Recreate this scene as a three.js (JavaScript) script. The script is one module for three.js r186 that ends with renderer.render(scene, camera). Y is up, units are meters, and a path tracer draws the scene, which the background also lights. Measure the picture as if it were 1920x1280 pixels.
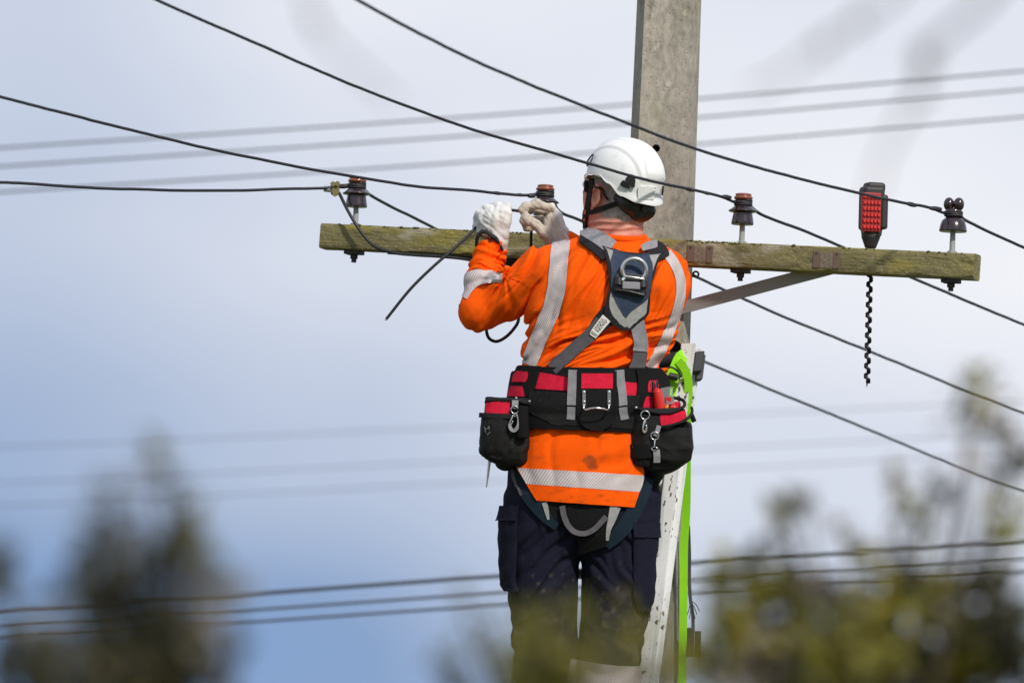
import * as THREE from 'three';
import { mergeGeometries, mergeVertices, toCreasedNormals } from 'three/addons/utils/BufferGeometryUtils.js';
import { RoundedBoxGeometry } from 'three/addons/geometries/RoundedBoxGeometry.js';
import { Brush, Evaluator, SUBTRACTION } from 'three-bvh-csg';

// ---------------------------------------------------------------- camera, sky, sun, exposure
const scene = new THREE.Scene();
const DIST = 20, PPM = 650;                                  // metres to the worker, photo pixels per metre there
const ELEV = 4.5 * Math.PI / 180, ROLL = 2.4 * Math.PI / 180;
const CENTRE = new THREE.Vector3(0, 5.6, 0);                 // the point in the middle of the picture, at the worker's distance
const back = new THREE.Vector3(0, -Math.sin(ELEV), Math.cos(ELEV));
const right0 = new THREE.Vector3(1, 0, 0), up0 = new THREE.Vector3(0, Math.cos(ELEV), Math.sin(ELEV));
const right = right0.clone().multiplyScalar(Math.cos(ROLL)).addScaledVector(up0, Math.sin(ROLL));
const upv = up0.clone().multiplyScalar(Math.cos(ROLL)).addScaledVector(right0, -Math.sin(ROLL));
const TO_WORLD = new THREE.Matrix4().makeBasis(right, upv, back).setPosition(CENTRE);
const TO_VIEW = TO_WORLD.clone().invert();
const camera = new THREE.PerspectiveCamera(2 * Math.atan(640 / PPM / DIST) * 180 / Math.PI, 1024 / 682, 0.1, 2000);
camera.position.copy(CENTRE).addScaledVector(back, DIST);
camera.up.copy(upv);
camera.lookAt(CENTRE);
camera.updateMatrixWorld();
camera.focus = DIST - 0.25;
camera.userData.fStop = 5.2;

const renderer = new THREE.WebGLRenderer({ antialias: true });
renderer.toneMapping = THREE.LinearToneMapping;
renderer.toneMappingExposure = 1.0;
renderer.shadowMap.enabled = true;

// gradient noise
const PERM = new Uint8Array(512);
{ let s = 1234567; const p = [...Array(256).keys()];
  for (let i = 255; i > 0; i--) { s = (s * 1103515245 + 12345) & 0x7fffffff; const j = s % (i + 1); [p[i], p[j]] = [p[j], p[i]]; }
  for (let i = 0; i < 512; i++) PERM[i] = p[i & 255]; }
function grad(h, x, y, z) { h &= 15; const u = h < 8 ? x : y, v = h < 4 ? y : h === 12 || h === 14 ? x : z; return ((h & 1) ? -u : u) + ((h & 2) ? -v : v); }
function noise(x, y, z = 0) {
  const fx = Math.floor(x), fy = Math.floor(y), fz = Math.floor(z), X = fx & 255, Y = fy & 255, Z = fz & 255;
  x -= fx; y -= fy; z -= fz;
  const u = x * x * x * (x * (x * 6 - 15) + 10), v = y * y * y * (y * (y * 6 - 15) + 10), w = z * z * z * (z * (z * 6 - 15) + 10);
  const A = PERM[X] + Y, AA = PERM[A] + Z, AB = PERM[A + 1] + Z, B = PERM[X + 1] + Y, BA = PERM[B] + Z, BB = PERM[B + 1] + Z;
  const l = (a, b, t) => a + (b - a) * t;
  return l(l(l(grad(PERM[AA], x, y, z), grad(PERM[BA], x - 1, y, z), u), l(grad(PERM[AB], x, y - 1, z), grad(PERM[BB], x - 1, y - 1, z), u), v),
    l(l(grad(PERM[AA + 1], x, y, z - 1), grad(PERM[BA + 1], x - 1, y, z - 1), u), l(grad(PERM[AB + 1], x, y - 1, z - 1), grad(PERM[BB + 1], x - 1, y - 1, z - 1), u), v), w);
}
function fbm(x, y, z = 0, n = 4) { let a = 0, k = 0.5; for (let i = 0; i < n; i++) { a += k * noise(x, y, z); x = x * 2.03 + 7.1; y = y * 2.03 + 3.7; z = z * 2.03 + 1.9; k *= 0.5; } return a; }
const clamp = (x, a = 0, b = 1) => Math.min(b, Math.max(a, x));
const sstep = (a, b, x) => { const t = clamp((x - a) / (b - a)); return t * t * (3 - 2 * t); };
const mix = (a, b, t) => a + (b - a) * t;
let seed = 7;
const rnd = () => { seed = (seed + 0x6d2b79f5) | 0; let t = Math.imul(seed ^ (seed >>> 15), 1 | seed); t = (t + Math.imul(t ^ (t >>> 7), 61 | t)) ^ t; return ((t ^ (t >>> 14)) >>> 0) / 4294967296; };

// broken pale cloud over a soft blue sky, one computed sky for the picture and for the light
{
  const W = 4096, H = 2048, data = new Float32Array(W * H * 4), v = new THREE.Vector3();
  const blue = [0.275, 0.39, 0.61], white = [0.85, 0.868, 0.93];
  const BANKS = [[0.54, 0.92, 0.93, 0.84], [0.46, 0.74, 0.98, 1.04], [0.12, 0.38, 0.70, 0.82], [-0.16, -0.10, 0.30, 0.46]];   // how much cloud, from the upper left of the view to the lower right
  for (let j = 0; j < H; j++) {
    const el = ((j + 0.5) / H - 0.5) * Math.PI, ce = Math.cos(el), se = Math.sin(el);
    for (let i = 0; i < W; i++) {
      const az = ((i + 0.5) / W - 0.5) * 2 * Math.PI;
      const x = ce * Math.cos(az), y = se, z = ce * Math.sin(az);
      // cloud banks: wide patches, then soft lumps
      let c = 0.52 + 0.75 * fbm(x * 2.2 + 3.1, y * 4.5, z * 2.2, 3) + 0.55 * fbm(x * 9 + 11, y * 16, z * 9, 3) + 0.22 * fbm(x * 30, y * 46, z * 30 + 5, 3);
      if (z < -0.9 && Math.abs(x) < 0.16 && y > -0.06 && y < 0.25) {
        // the banks that the photograph shows: bright to the right and at the top, a blue gap low on the left
        const u = x / -z / 0.0738, w = (y / -z - Math.tan(ELEV)) / 0.0492;    // -1..1 across the frame
        const edge = sstep(2.1, 1.1, Math.abs(u)) * sstep(2.3, 1.2, Math.abs(w));
        const gx = clamp((u + 1) * 1.5, 0, 2.999), gy = clamp((1 - w) * 1.5, 0, 2.999), ix = Math.floor(gx), iy = Math.floor(gy), q = (t) => t * t * (3 - 2 * t);
        const f = mix(mix(BANKS[iy][ix], BANKS[iy][ix + 1], q(gx - ix)), mix(BANKS[iy + 1][ix], BANKS[iy + 1][ix + 1], q(gx - ix)), q(gy - iy)) + 0.18 * fbm(u * 1.3 + 4, w * 1.7, 3.3, 3);
        c = mix(c, f, edge);
      }
      c = clamp(c, -0.16, 1.06);
      const k = ((j * W) + i) * 4;
      for (let n = 0; n < 3; n++) data[k + n] = mix(blue[n], white[n], c);
      data[k + 3] = 1;
    }
  }
  const sky = new THREE.DataTexture(data, W, H, THREE.RGBAFormat, THREE.FloatType);
  sky.mapping = THREE.EquirectangularReflectionMapping; sky.magFilter = THREE.LinearFilter; sky.needsUpdate = true;
  scene.background = sky; scene.environment = sky;
}
const sun = new THREE.DirectionalLight(new THREE.Color(1.0, 0.95, 0.87), 3.5);
sun.position.set(6.0, 5.6 + 9.6, 9.8); sun.target.position.copy(CENTRE);
sun.castShadow = true; sun.shadow.radius = 9; sun.shadow.mapSize.set(2048, 2048);
Object.assign(sun.shadow.camera, { left: -4, right: 4, top: 4, bottom: -6, near: 0.5, far: 40 });
scene.add(sun, sun.target);

// ---------------------------------------------------------------- helpers
const V3 = (x, y, z) => new THREE.Vector3(x, y, z);
/** a point of the place in the camera's axes: photo pixel and metres in front of (+) or behind (-) the worker's plane */
const V = (px, py, z = 0) => { const s = (DIST - z) / DIST / PPM; return V3((px - 960) * s, (640 - py) * s, z); };
const Wd = (px, py, z = 0) => V(px, py, z).applyMatrix4(TO_WORLD);
const UPV = V3(0, 1, 0).transformDirection(TO_VIEW);         // plumb line in the camera's axes

const taken = {};
function numbered(n) { if (!(n in taken)) { taken[n] = 0; return n; } return `${n}_${String(++taken[n]).padStart(3, '0')}`; }
function tag(o, label, category, group, kind) {
  if (label) o.userData.label = label; if (category) o.userData.category = category;
  if (group) o.userData.group = group; if (kind) o.userData.kind = kind; return o;
}
/** a Group standing at a point of the world */
function thing(name, at, label, category, group) {
  const g = new THREE.Group(); g.name = numbered(name); g.position.copy(at); scene.add(g);
  return tag(g, label, category, group);
}
function mesh(name, geo, mat, parent) {
  const m = new THREE.Mesh(geo, mat); m.name = parent ? name : numbered(name); m.castShadow = m.receiveShadow = true;
  (parent || scene).add(m); return m;
}
/** a part whose geometry is given in the camera's axes; it is moved into the world and then to its thing's base */
function vpart(name, geo, mat, parent, label) {
  geo.applyMatrix4(TO_WORLD);
  let p = parent, off = V3(0, 0, 0);
  while (p) { off.add(p.position); p = p.parent; }
  geo.translate(-off.x, -off.y, -off.z);
  const m = mesh(name, geo, mat, parent); if (label) m.userData.label = label; return m;
}
const lin = (r, g, b) => new THREE.Color().setRGB(r, g, b);
function M(r, g, b, rough = 0.8, extra = {}) { return new THREE.MeshStandardMaterial({ color: lin(r, g, b), roughness: rough, ...extra }); }
/** cloth, webbing, leather: hardly any shine */
function C(r, g, b, rough = 0.9, extra = {}) { return new THREE.MeshPhysicalMaterial({ color: lin(r, g, b), roughness: rough, specularIntensity: 0.25, ...extra }); }
function P(r, g, b, rough, extra = {}) { return new THREE.MeshPhysicalMaterial({ color: lin(r, g, b), roughness: rough, ...extra }); }
const enc = (x) => 255 * (x <= 0.0031308 ? 12.92 * clamp(x) : 1.055 * Math.pow(clamp(x), 1 / 2.4) - 0.055);
function tex(w, h, fn, { srgb = true, rx = 1, ry = 1, wrap = THREE.RepeatWrapping } = {}) {
  const d = new Uint8Array(w * h * 4);
  for (let j = 0; j < h; j++) for (let i = 0; i < w; i++) {
    const c = fn(i / w, j / h, i, j), k = (j * w + i) * 4;
    for (let n = 0; n < 3; n++) d[k + n] = srgb ? enc(c[n]) : clamp(c[n]) * 255; d[k + 3] = 255;
  }
  const t = new THREE.DataTexture(d, w, h, THREE.RGBAFormat); t.wrapS = t.wrapT = wrap; t.magFilter = THREE.LinearFilter; t.repeat.set(rx, ry);
  if (srgb) t.colorSpace = THREE.SRGBColorSpace; t.needsUpdate = true; return t;
}
const grey = (x) => [x, x, x];
/** tileable fbm on the unit square */
function tfbm(u, v, f, n = 4, s = 0) {
  let a = 0, k = 0.5, q = f;
  for (let o = 0; o < n; o++) {
    const X = u * q, Y = v * q, b = (x, y) => noise(x + 0.31 + s, y + 0.17, o * 3.3 + s);
    a += k * mix(mix(b(X, Y), b(X - q, Y), u), mix(b(X, Y - q), b(X - q, Y - q), u), v); q *= 2; k *= 0.5;
  }
  return a;
}
function tube(pts, r, seg = 60, rad = 8, closed = false) {
  const c = new THREE.CatmullRomCurve3(pts, closed, 'centripetal');
  return new THREE.TubeGeometry(c, seg, r, rad, closed);
}
/** tube with round ends whose radius may change along it */
function limb(pts, radius, seg = 40, rad = 10) {
  const c = new THREE.CatmullRomCurve3(pts, false, 'centripetal'), f = c.computeFrenetFrames(seg, false), pos = [], idx = [], uv = [];
  for (let i = 0; i <= seg; i++) {
    const t = i / seg, p = c.getPointAt(t), r = typeof radius === 'function' ? radius(t) : radius;
    for (let j = 0; j <= rad; j++) {
      const a = j / rad * Math.PI * 2, n = f.normals[i].clone().multiplyScalar(Math.cos(a)).addScaledVector(f.binormals[i], Math.sin(a));
      pos.push(p.x + n.x * r, p.y + n.y * r, p.z + n.z * r); uv.push(j / rad, t);
    }
  }
  const w = rad + 1;
  for (let i = 0; i < seg; i++) for (let j = 0; j < rad; j++) { const a = i * w + j; idx.push(a, a + w, a + 1, a + 1, a + w, a + w + 1); }
  for (const e of [0, seg]) {
    const k = pos.length / 3, p = c.getPointAt(e / seg); pos.push(p.x, p.y, p.z); uv.push(0, 0);
    for (let j = 0; j < rad; j++) e ? idx.push(k, e * w + j + 1, e * w + j) : idx.push(k, j, j + 1);
  }
  const g = new THREE.BufferGeometry(); g.setAttribute('position', new THREE.Float32BufferAttribute(pos, 3)); g.setAttribute('uv', new THREE.Float32BufferAttribute(uv, 2));
  g.setIndex(idx); g.computeVertexNormals(); return g;
}
function box(w, h, d, r = 0.002) { return new RoundedBoxGeometry(w, h, d, 2, Math.min(r, w / 2.01, h / 2.01, d / 2.01)); }
/** put a geometry made round its own origin at a point, along given axes (all in the camera's axes) */
function place(g, at, x, y, z) { const m = new THREE.Matrix4(); if (x) m.makeBasis(x, y, z); m.setPosition(at); return g.applyMatrix4(m); }
const merge = (list) => mergeGeometries(list.map((g) => { const q = g.index ? g.toNonIndexed() : g; for (const k of Object.keys(q.attributes)) if (!['position', 'normal', 'uv'].includes(k)) q.deleteAttribute(k); return q; }));

// ---- distance fields and their meshes
/** smooth minimum and maximum */
const smin = (a, b, k) => { const h = Math.max(k - Math.abs(a - b), 0) / k; return Math.min(a, b) - h * h * k * 0.25; };
const smax = (a, b, k) => -smin(-a, -b, k);
/** tapered capsule */
function cone(a, b, r1, r2) {
  const bx = b.x - a.x, by = b.y - a.y, bz = b.z - a.z, bb = bx * bx + by * by + bz * bz;
  return (x, y, z) => { const px = x - a.x, py = y - a.y, pz = z - a.z, h = clamp((px * bx + py * by + pz * bz) / bb); return Math.hypot(px - bx * h, py - by * h, pz - bz * h) - mix(r1, r2, h); };
}
function ellipsoid(c, rx, ry, rz) {
  return (x, y, z) => { const a = (x - c.x), b = (y - c.y), d = (z - c.z), k0 = Math.hypot(a / rx, b / ry, d / rz), k1 = Math.hypot(a / rx / rx, b / ry / ry, d / rz / rz); return k0 < 1e-6 ? -Math.min(rx, ry, rz) : k0 * (k0 - 1) / k1; };
}
/** a body of stacked oval slices: rows of [photo y, left x, right x, depth of the middle, half thickness] */
function slices(rows, round = 0.02) {
  const R = rows.map(([py, l, r, z, b]) => { const a = V(l, py, z), c = V(r, py, z); return { y: a.y, x: (a.x + c.x) / 2, a: (c.x - a.x) / 2, z, b }; }).sort((p, q) => p.y - q.y);
  const n = R.length, y0 = R[0].y, y1 = R[n - 1].y;
  const cr = (k, i, t) => { const p1 = R[i][k], p2 = R[i + 1][k], p0 = R[Math.max(0, i - 1)][k], p3 = R[Math.min(n - 1, i + 2)][k]; return 0.5 * (2 * p1 + (p2 - p0) * t + (2 * p0 - 5 * p1 + 4 * p2 - p3) * t * t + (3 * p1 - p0 - 3 * p2 + p3) * t * t * t); };
  return (x, y, z) => {
    const q = clamp(y, y0, y1 - 1e-6); let i = 0; while (i < n - 2 && q > R[i + 1].y) i++;
    const t = (q - R[i].y) / (R[i + 1].y - R[i].y), cx = cr('x', i, t), a = cr('a', i, t), cz = cr('z', i, t), b = cr('b', i, t);
    const X = x - cx, Z = z - cz, k0 = Math.hypot(X / a, Z / b), k1 = Math.hypot(X / a / a, Z / b / b);
    const d = k0 < 1e-5 ? -Math.min(a, b) : k0 * (k0 - 1) / k1;
    return smax(d, Math.max(y0 - y, y - y1), round);
  };
}
/** surface nets: the zero surface of f inside a box, cells of size h, as an indexed geometry with smooth normals */
function surface(f, lo, hi, h, colour) {
  const nx = Math.ceil((hi.x - lo.x) / h) + 1, ny = Math.ceil((hi.y - lo.y) / h) + 1, nz = Math.ceil((hi.z - lo.z) / h) + 1, B = 6;
  const val = new Float32Array(nx * ny * nz), at = (i, j, k) => (k * ny + j) * nx + i;
  for (let k0 = 0; k0 < nz; k0 += B) for (let j0 = 0; j0 < ny; j0 += B) for (let i0 = 0; i0 < nx; i0 += B) {
    const d = f(lo.x + (i0 + B / 2) * h, lo.y + (j0 + B / 2) * h, lo.z + (k0 + B / 2) * h), far = Math.abs(d) > B * h * 1.5 + 0.02;
    for (let k = k0; k < Math.min(nz, k0 + B); k++) for (let j = j0; j < Math.min(ny, j0 + B); j++) for (let i = i0; i < Math.min(nx, i0 + B); i++)
      val[at(i, j, k)] = far ? d : f(lo.x + i * h, lo.y + j * h, lo.z + k * h);
  }
  const id = new Int32Array(nx * ny * nz).fill(-1), pos = [], nor = [], col = [], idx = [];
  const cs = [[0, 0, 0], [1, 0, 0], [0, 1, 0], [1, 1, 0], [0, 0, 1], [1, 0, 1], [0, 1, 1], [1, 1, 1]];
  const es = [[0, 1], [2, 3], [4, 5], [6, 7], [0, 2], [1, 3], [4, 6], [5, 7], [0, 4], [1, 5], [2, 6], [3, 7]];
  for (let k = 0; k < nz - 1; k++) for (let j = 0; j < ny - 1; j++) for (let i = 0; i < nx - 1; i++) {
    let m = 0; const v = []; for (let c = 0; c < 8; c++) { const w = val[at(i + cs[c][0], j + cs[c][1], k + cs[c][2])]; v.push(w); if (w < 0) m |= 1 << c; }
    if (m === 0 || m === 255) continue;
    let x = 0, y = 0, z = 0, n = 0;
    for (const [a, b] of es) if ((v[a] < 0) !== (v[b] < 0)) { const t = v[a] / (v[a] - v[b]); x += mix(cs[a][0], cs[b][0], t); y += mix(cs[a][1], cs[b][1], t); z += mix(cs[a][2], cs[b][2], t); n++; }
    const p = [lo.x + (i + x / n) * h, lo.y + (j + y / n) * h, lo.z + (k + z / n) * h];
    id[at(i, j, k)] = pos.length / 3; pos.push(...p);
    const e = h * 0.6, g = [f(p[0] + e, p[1], p[2]) - f(p[0] - e, p[1], p[2]), f(p[0], p[1] + e, p[2]) - f(p[0], p[1] - e, p[2]), f(p[0], p[1], p[2] + e) - f(p[0], p[1], p[2] - e)], l = Math.hypot(...g) || 1;
    nor.push(g[0] / l, g[1] / l, g[2] / l);
    if (colour) col.push(...colour(p[0], p[1], p[2], g[0] / l, g[1] / l, g[2] / l));
  }
  const quad = (a, b, c, d, flip) => { if (a < 0 || b < 0 || c < 0 || d < 0) return; flip ? idx.push(a, c, b, a, d, c) : idx.push(a, b, c, a, c, d); };
  for (let k = 1; k < nz - 1; k++) for (let j = 1; j < ny - 1; j++) for (let i = 1; i < nx - 1; i++) {
    const s = val[at(i, j, k)] < 0;
    if (s !== (val[at(i + 1, j, k)] < 0)) quad(id[at(i, j - 1, k - 1)], id[at(i, j, k - 1)], id[at(i, j, k)], id[at(i, j - 1, k)], !s);
    if (s !== (val[at(i, j + 1, k)] < 0)) quad(id[at(i - 1, j, k - 1)], id[at(i - 1, j, k)], id[at(i, j, k)], id[at(i, j, k - 1)], !s);
    if (s !== (val[at(i, j, k + 1)] < 0)) quad(id[at(i - 1, j - 1, k)], id[at(i, j - 1, k)], id[at(i, j, k)], id[at(i - 1, j, k)], !s);
  }
  const g = new THREE.BufferGeometry(); g.setAttribute('position', new THREE.Float32BufferAttribute(pos, 3)); g.setAttribute('normal', new THREE.Float32BufferAttribute(nor, 3));
  const uv = []; for (let i = 0; i < pos.length; i += 3) uv.push(pos[i] * 0.8 + pos[i + 2] * 0.6, pos[i + 1] + pos[i + 2] * 0.15); g.setAttribute('uv', new THREE.Float32BufferAttribute(uv, 2));
  if (colour) g.setAttribute('color', new THREE.Float32BufferAttribute(col, 3));
  g.setIndex(idx); return g;
}
function gradient(f, p, e = 0.003) { return V3(f(p.x + e, p.y, p.z) - f(p.x - e, p.y, p.z), f(p.x, p.y + e, p.z) - f(p.x, p.y - e, p.z), f(p.x, p.y, p.z + e) - f(p.x, p.y, p.z - e)).normalize(); }
/** where the surface of f lies at a photo pixel (its side towards the camera); beside the outline, its nearest point */
function onto(f, px, py, z0 = 0.75, z1 = -0.3) {
  let z = z0, best = 1e9, bp = null;
  for (let i = 0; i < 160 && z > z1; i++) { const p = V(px, py, z), d = f(p.x, p.y, p.z); if (d < 0.0008) return p; if (d < best) { best = d; bp = p; } z -= Math.max(d * 0.6, 0.0012); }
  for (let i = 0; i < 8; i++) bp.addScaledVector(gradient(f, bp), -f(bp.x, bp.y, bp.z) * 0.8);
  return bp;
}
/** a sheet of cloth or leather that lies on f: at(u, v) gives the photo pixel, off the gap under it and th its thickness */
function sheet(f, nu, nv, at, { off = 0.001, th = 0.002, smooth = 0, colour, zs } = {}) {
  const w = nu + 1, pts = [], nrm = [], px = [];
  for (let j = 0; j <= nv; j++) for (let i = 0; i <= nu; i++) { const q = at(i / nu, j / nv); px.push(q); const p = onto(f, q[0], q[1], ...(zs || [])); pts.push(p); }
  for (let s = 0; s < smooth; s++) { const old = pts.map((p) => p.clone()); for (let j = 0; j <= nv; j++) for (let i = 0; i <= nu; i++) { const a = old[j * w + Math.max(0, i - 1)], b = old[j * w + Math.min(nu, i + 1)], c = old[Math.max(0, j - 1) * w + i], d = old[Math.min(nv, j + 1) * w + i], p = pts[j * w + i]; const z = (a.z + b.z + c.z + d.z) / 4; p.z = Math.max(mix(p.z, z, 0.6), p.z - 0.002); } }
  for (let j = 0; j <= nv; j++) for (let i = 0; i <= nu; i++) {
    const a = pts[j * w + Math.max(0, i - 1)], b = pts[j * w + Math.min(nu, i + 1)], c = pts[Math.max(0, j - 1) * w + i], d = pts[Math.min(nv, j + 1) * w + i];
    const n = b.clone().sub(a).cross(c.clone().sub(d)); if (n.lengthSq() < 1e-14) n.set(0, 0, 1); n.normalize(); if (n.z < 0) n.negate();
    if (n.z < 0.15) n.copy(gradient(f, pts[j * w + i])); nrm.push(n);
  }
  const pos = [], uv = [], idx = [], col = [], O = typeof off === 'function' ? off : () => off;
  const top = (i, j, o) => { const k = j * w + i, n = nrm[k], p = pts[k], d = O(i / nu, j / nv) + o; return [p.x + n.x * d, p.y + n.y * d, p.z + n.z * d]; };
  const su = Math.max(...[nv >> 1].map((j) => { let s = 0; for (let i = 0; i < nu; i++) s += pts[j * w + i].distanceTo(pts[j * w + i + 1]); return s; })), sv = Math.max(...[nu >> 1].map((i) => { let s = 0; for (let j = 0; j < nv; j++) s += pts[j * w + i].distanceTo(pts[(j + 1) * w + i]); return s; }));
  const layer = (o) => { const s = pos.length / 3; for (let j = 0; j <= nv; j++) for (let i = 0; i <= nu; i++) { pos.push(...top(i, j, o)); uv.push(i / nu * su, j / nv * sv); if (colour) col.push(...colour(...px[j * w + i], i / nu, j / nv)); } return s; };
  const a = layer(th), b = layer(0);
  for (let j = 0; j < nv; j++) for (let i = 0; i < nu; i++) { const q = j * w + i; idx.push(a + q, a + q + w, a + q + 1, a + q + 1, a + q + w, a + q + w + 1, b + q, b + q + 1, b + q + w, b + q + 1, b + q + w + 1, b + q + w); }
  const rim = []; for (let i = 0; i < nu; i++) rim.push([i, 0]); for (let j = 0; j < nv; j++) rim.push([nu, j]); for (let i = nu; i > 0; i--) rim.push([i, nv]); for (let j = nv; j > 0; j--) rim.push([0, j]);
  const s = pos.length / 3; for (const [i, j] of [...rim, rim[0]]) { pos.push(...top(i, j, th), ...top(i, j, 0)); uv.push(i / nu * su, j / nv * sv, i / nu * su, j / nv * sv); if (colour) { const c = colour(...px[j * w + i], i / nu, j / nv); col.push(...c, ...c); } }
  for (let k = 0; k < rim.length; k++) { const q = s + k * 2; idx.push(q, q + 2, q + 1, q + 1, q + 2, q + 3); }
  const g = new THREE.BufferGeometry(); g.setAttribute('position', new THREE.Float32BufferAttribute(pos, 3)); g.setAttribute('uv', new THREE.Float32BufferAttribute(uv, 2)); if (colour) g.setAttribute('color', new THREE.Float32BufferAttribute(col, 3));
  g.setIndex(idx); g.computeVertexNormals();
  return g;
}
/** a strap lying on f along photo pixels; each point [x, y] or [x, y, width] */
function strap(f, path, width, opt = {}) {
  const c = new THREE.CatmullRomCurve3(path.map(([x, y, w]) => V3(x, y, w ?? width)), false, 'centripetal');
  const n = opt.n ?? Math.max(8, Math.round(c.getLength() / 5)), across = opt.across ?? 5;
  return sheet(f, n, across, (u, v) => { const p = c.getPoint(u), t = c.getTangent(u); const l = Math.hypot(t.x, t.y) || 1; const o = (v - 0.5) * p.z; return [p.x - t.y / l * o, p.y + t.x / l * o]; }, opt);
}
/** between a left and a right outline (lists of [y, xl, xr]) */
function panel(f, rows, nu, nv, opt = {}) {
  const L = new THREE.CatmullRomCurve3(rows.map(([y, l]) => V3(l, y, 0)), false, 'centripetal'), R = new THREE.CatmullRomCurve3(rows.map(([y, , r, yr]) => V3(r, yr ?? y, 0)), false, 'centripetal');
  return sheet(f, nu, nv, (u, v) => { const a = L.getPoint(v), b = R.getPoint(v), d = opt.dip ? opt.dip(u, v) : 0; return [mix(a.x, b.x, u), mix(a.y, b.y, u) + d]; }, opt);
}
// ---------------------------------------------------------------- materials and textures
const concreteMap = tex(512, 1024, (u, v, i, j) => {
  const a = tfbm(u, v, 6, 5), b = tfbm(u, v, 40, 2, 5), c = tfbm(u, v, 3, 3, 9);
  let s = 0.27 + 0.26 * a + 0.22 * b + 0.16 * c;
  const pit = noise(i * 0.23, j * 0.23, 4); if (pit > 0.52) s *= 0.45;
  const pale = sstep(0.12, 0.3, tfbm(u, v, 9, 4, 3)); s = mix(s, 0.42, pale * 0.6);
  const st = sstep(0.15, 0.4, tfbm(u, v, 14, 4, 21)) * 0.4; s *= 1 - st * 0.8; const wh = sstep(0.2, 0.3, tfbm(u, v, 22, 4, 31)); s = mix(s, 0.48, wh * 0.6);
  const al = sstep(0.05, 0.3, tfbm(u, v, 5, 4, 15)) * 0.35; return [s * 1.03 * (1 - al * 0.35), s * 0.93 * (1 - al * 0.25), s * 0.765 * (1 - al * 0.5)];
});
const concreteBump = tex(512, 512, (u, v, i, j) => grey(0.5 + 0.6 * tfbm(u, v, 30, 3, 2) - 0.5 * sstep(0.45, 0.6, noise(i * 0.23, j * 0.23, 4))), { srgb: false });
const matConcrete = M(1, 1, 1, 0.9, { map: concreteMap, bumpMap: concreteBump, bumpScale: 0.004 });
const matConcreteDark = M(0.6, 0.57, 0.52, 0.95, { map: concreteMap, bumpMap: concreteBump, bumpScale: 0.004 });

// weathered, mossy timber: u runs 2 m along the arm
const armMap = tex(2048, 256, (u, v, i, j) => {
  const X = u * 20, Y = v * 2.4;
  const grain = 0.5 + 0.5 * noise(X * 1.6, Y * 9, 2) * 0.35 + 0.18 * noise(X * 6, Y * 22, 5) + 0.3 * fbm(X * 7, Y * 7, 6, 3), blot = fbm(X * 0.55, Y * 1.2, 1, 4), yel = sstep(0.02, 0.28, fbm(X * 0.5 + 9, Y * 0.8, 7, 4)), greyp = sstep(0.08, 0.3, fbm(X * 0.45 + 31, Y * 0.9, 3, 4));
  let c = [0.185, 0.158, 0.068];
  c = c.map((x, n) => mix(x, [0.27, 0.225, 0.045][n], yel * 0.7));
  c = c.map((x, n) => mix(x, [0.31, 0.28, 0.20][n], greyp * 0.85));
  const dk = sstep(0.12, 0.4, fbm(X * 0.9 + 70, Y * 2.2, 5, 3)); c = c.map((x, n) => mix(x, [0.075, 0.07, 0.028][n], dk * 0.7));
  const k = 0.72 + 0.42 * grain + 0.5 * blot; c = c.map((x) => x * k);
  const sp = noise(i * 0.17, j * 0.17, 9); if (sp > 0.5) c = c.map((x, n) => mix(x, [0.42, 0.42, 0.32][n], 0.7)); if (sp < -0.52) c = c.map((x) => x * 0.5);
  return c;
});
const armBump = tex(1024, 256, (u, v) => grey(0.5 + 0.12 * noise(u * 24, v * 34, 5) + 0.6 * fbm(u * 80, v * 10, 2, 4)), { srgb: false });
const matArm = M(1, 1, 1, 0.95, { map: armMap, bumpMap: armBump, bumpScale: 0.005 });
const matPorcelain = P(0.020, 0.0095, 0.012, 0.22, { clearcoat: 0.6, clearcoatRoughness: 0.12 });
const matCapGlaze = P(0.20, 0.055, 0.026, 0.3, { clearcoat: 0.5 });
const galvMap = tex(256, 256, (u, v) => { const a = 0.34 + 0.2 * tfbm(u, v, 8, 4) + 0.08 * tfbm(u, v, 40, 2, 4), r = sstep(0.15, 0.4, tfbm(u, v, 4, 4, 8)); return [mix(a, 0.22, r * 0.25), mix(a * 0.99, 0.18, r * 0.25), mix(a * 0.96, 0.13, r * 0.25)]; });
const matGalv = M(0.86, 0.92, 0.92, 0.65, { map: galvMap });
const matSteelDark = M(0.035, 0.032, 0.03, 0.6, { metalness: 0.4 });
const matSteel = M(0.62, 0.61, 0.6, 0.25, { metalness: 0.95 });
const matRust = M(0.085, 0.05, 0.035, 0.95);
const matWire = M(0.013, 0.015, 0.023, 0.55);
const matWireBlack = M(0.012, 0.012, 0.014, 0.5);
const matTie = M(0.024, 0.022, 0.026, 0.6);

// ---------------------------------------------------------------- ground, out of view below
{
  const g = new THREE.PlaneGeometry(900, 900, 60, 60).rotateX(-Math.PI / 2), p = g.attributes.position;
  for (let i = 0; i < p.count; i++) { const r = Math.hypot(p.getX(i), p.getZ(i)); p.setY(i, r > 60 ? fbm(p.getX(i) / 90, p.getZ(i) / 90, 2, 3) * 3 - (r - 60) * 0.004 : 0); }
  g.computeVertexNormals();
  const uv = g.attributes.uv; for (let i = 0; i < uv.count; i++) uv.setXY(i, p.getX(i) / 3, p.getZ(i) / 3);
  const grassMap = tex(512, 512, (u, v) => { const a = tfbm(u, v, 6, 4), b = tfbm(u, v, 60, 2, 3); const k = 1 + 0.8 * a + 0.7 * b; return [0.085 * k, 0.105 * k, 0.035 * k]; });
  tag(mesh('ground', g, M(1, 1, 1, 1, { map: grassMap })), 'mown grass ground far below the pole', null, null, 'structure');
}

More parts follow.
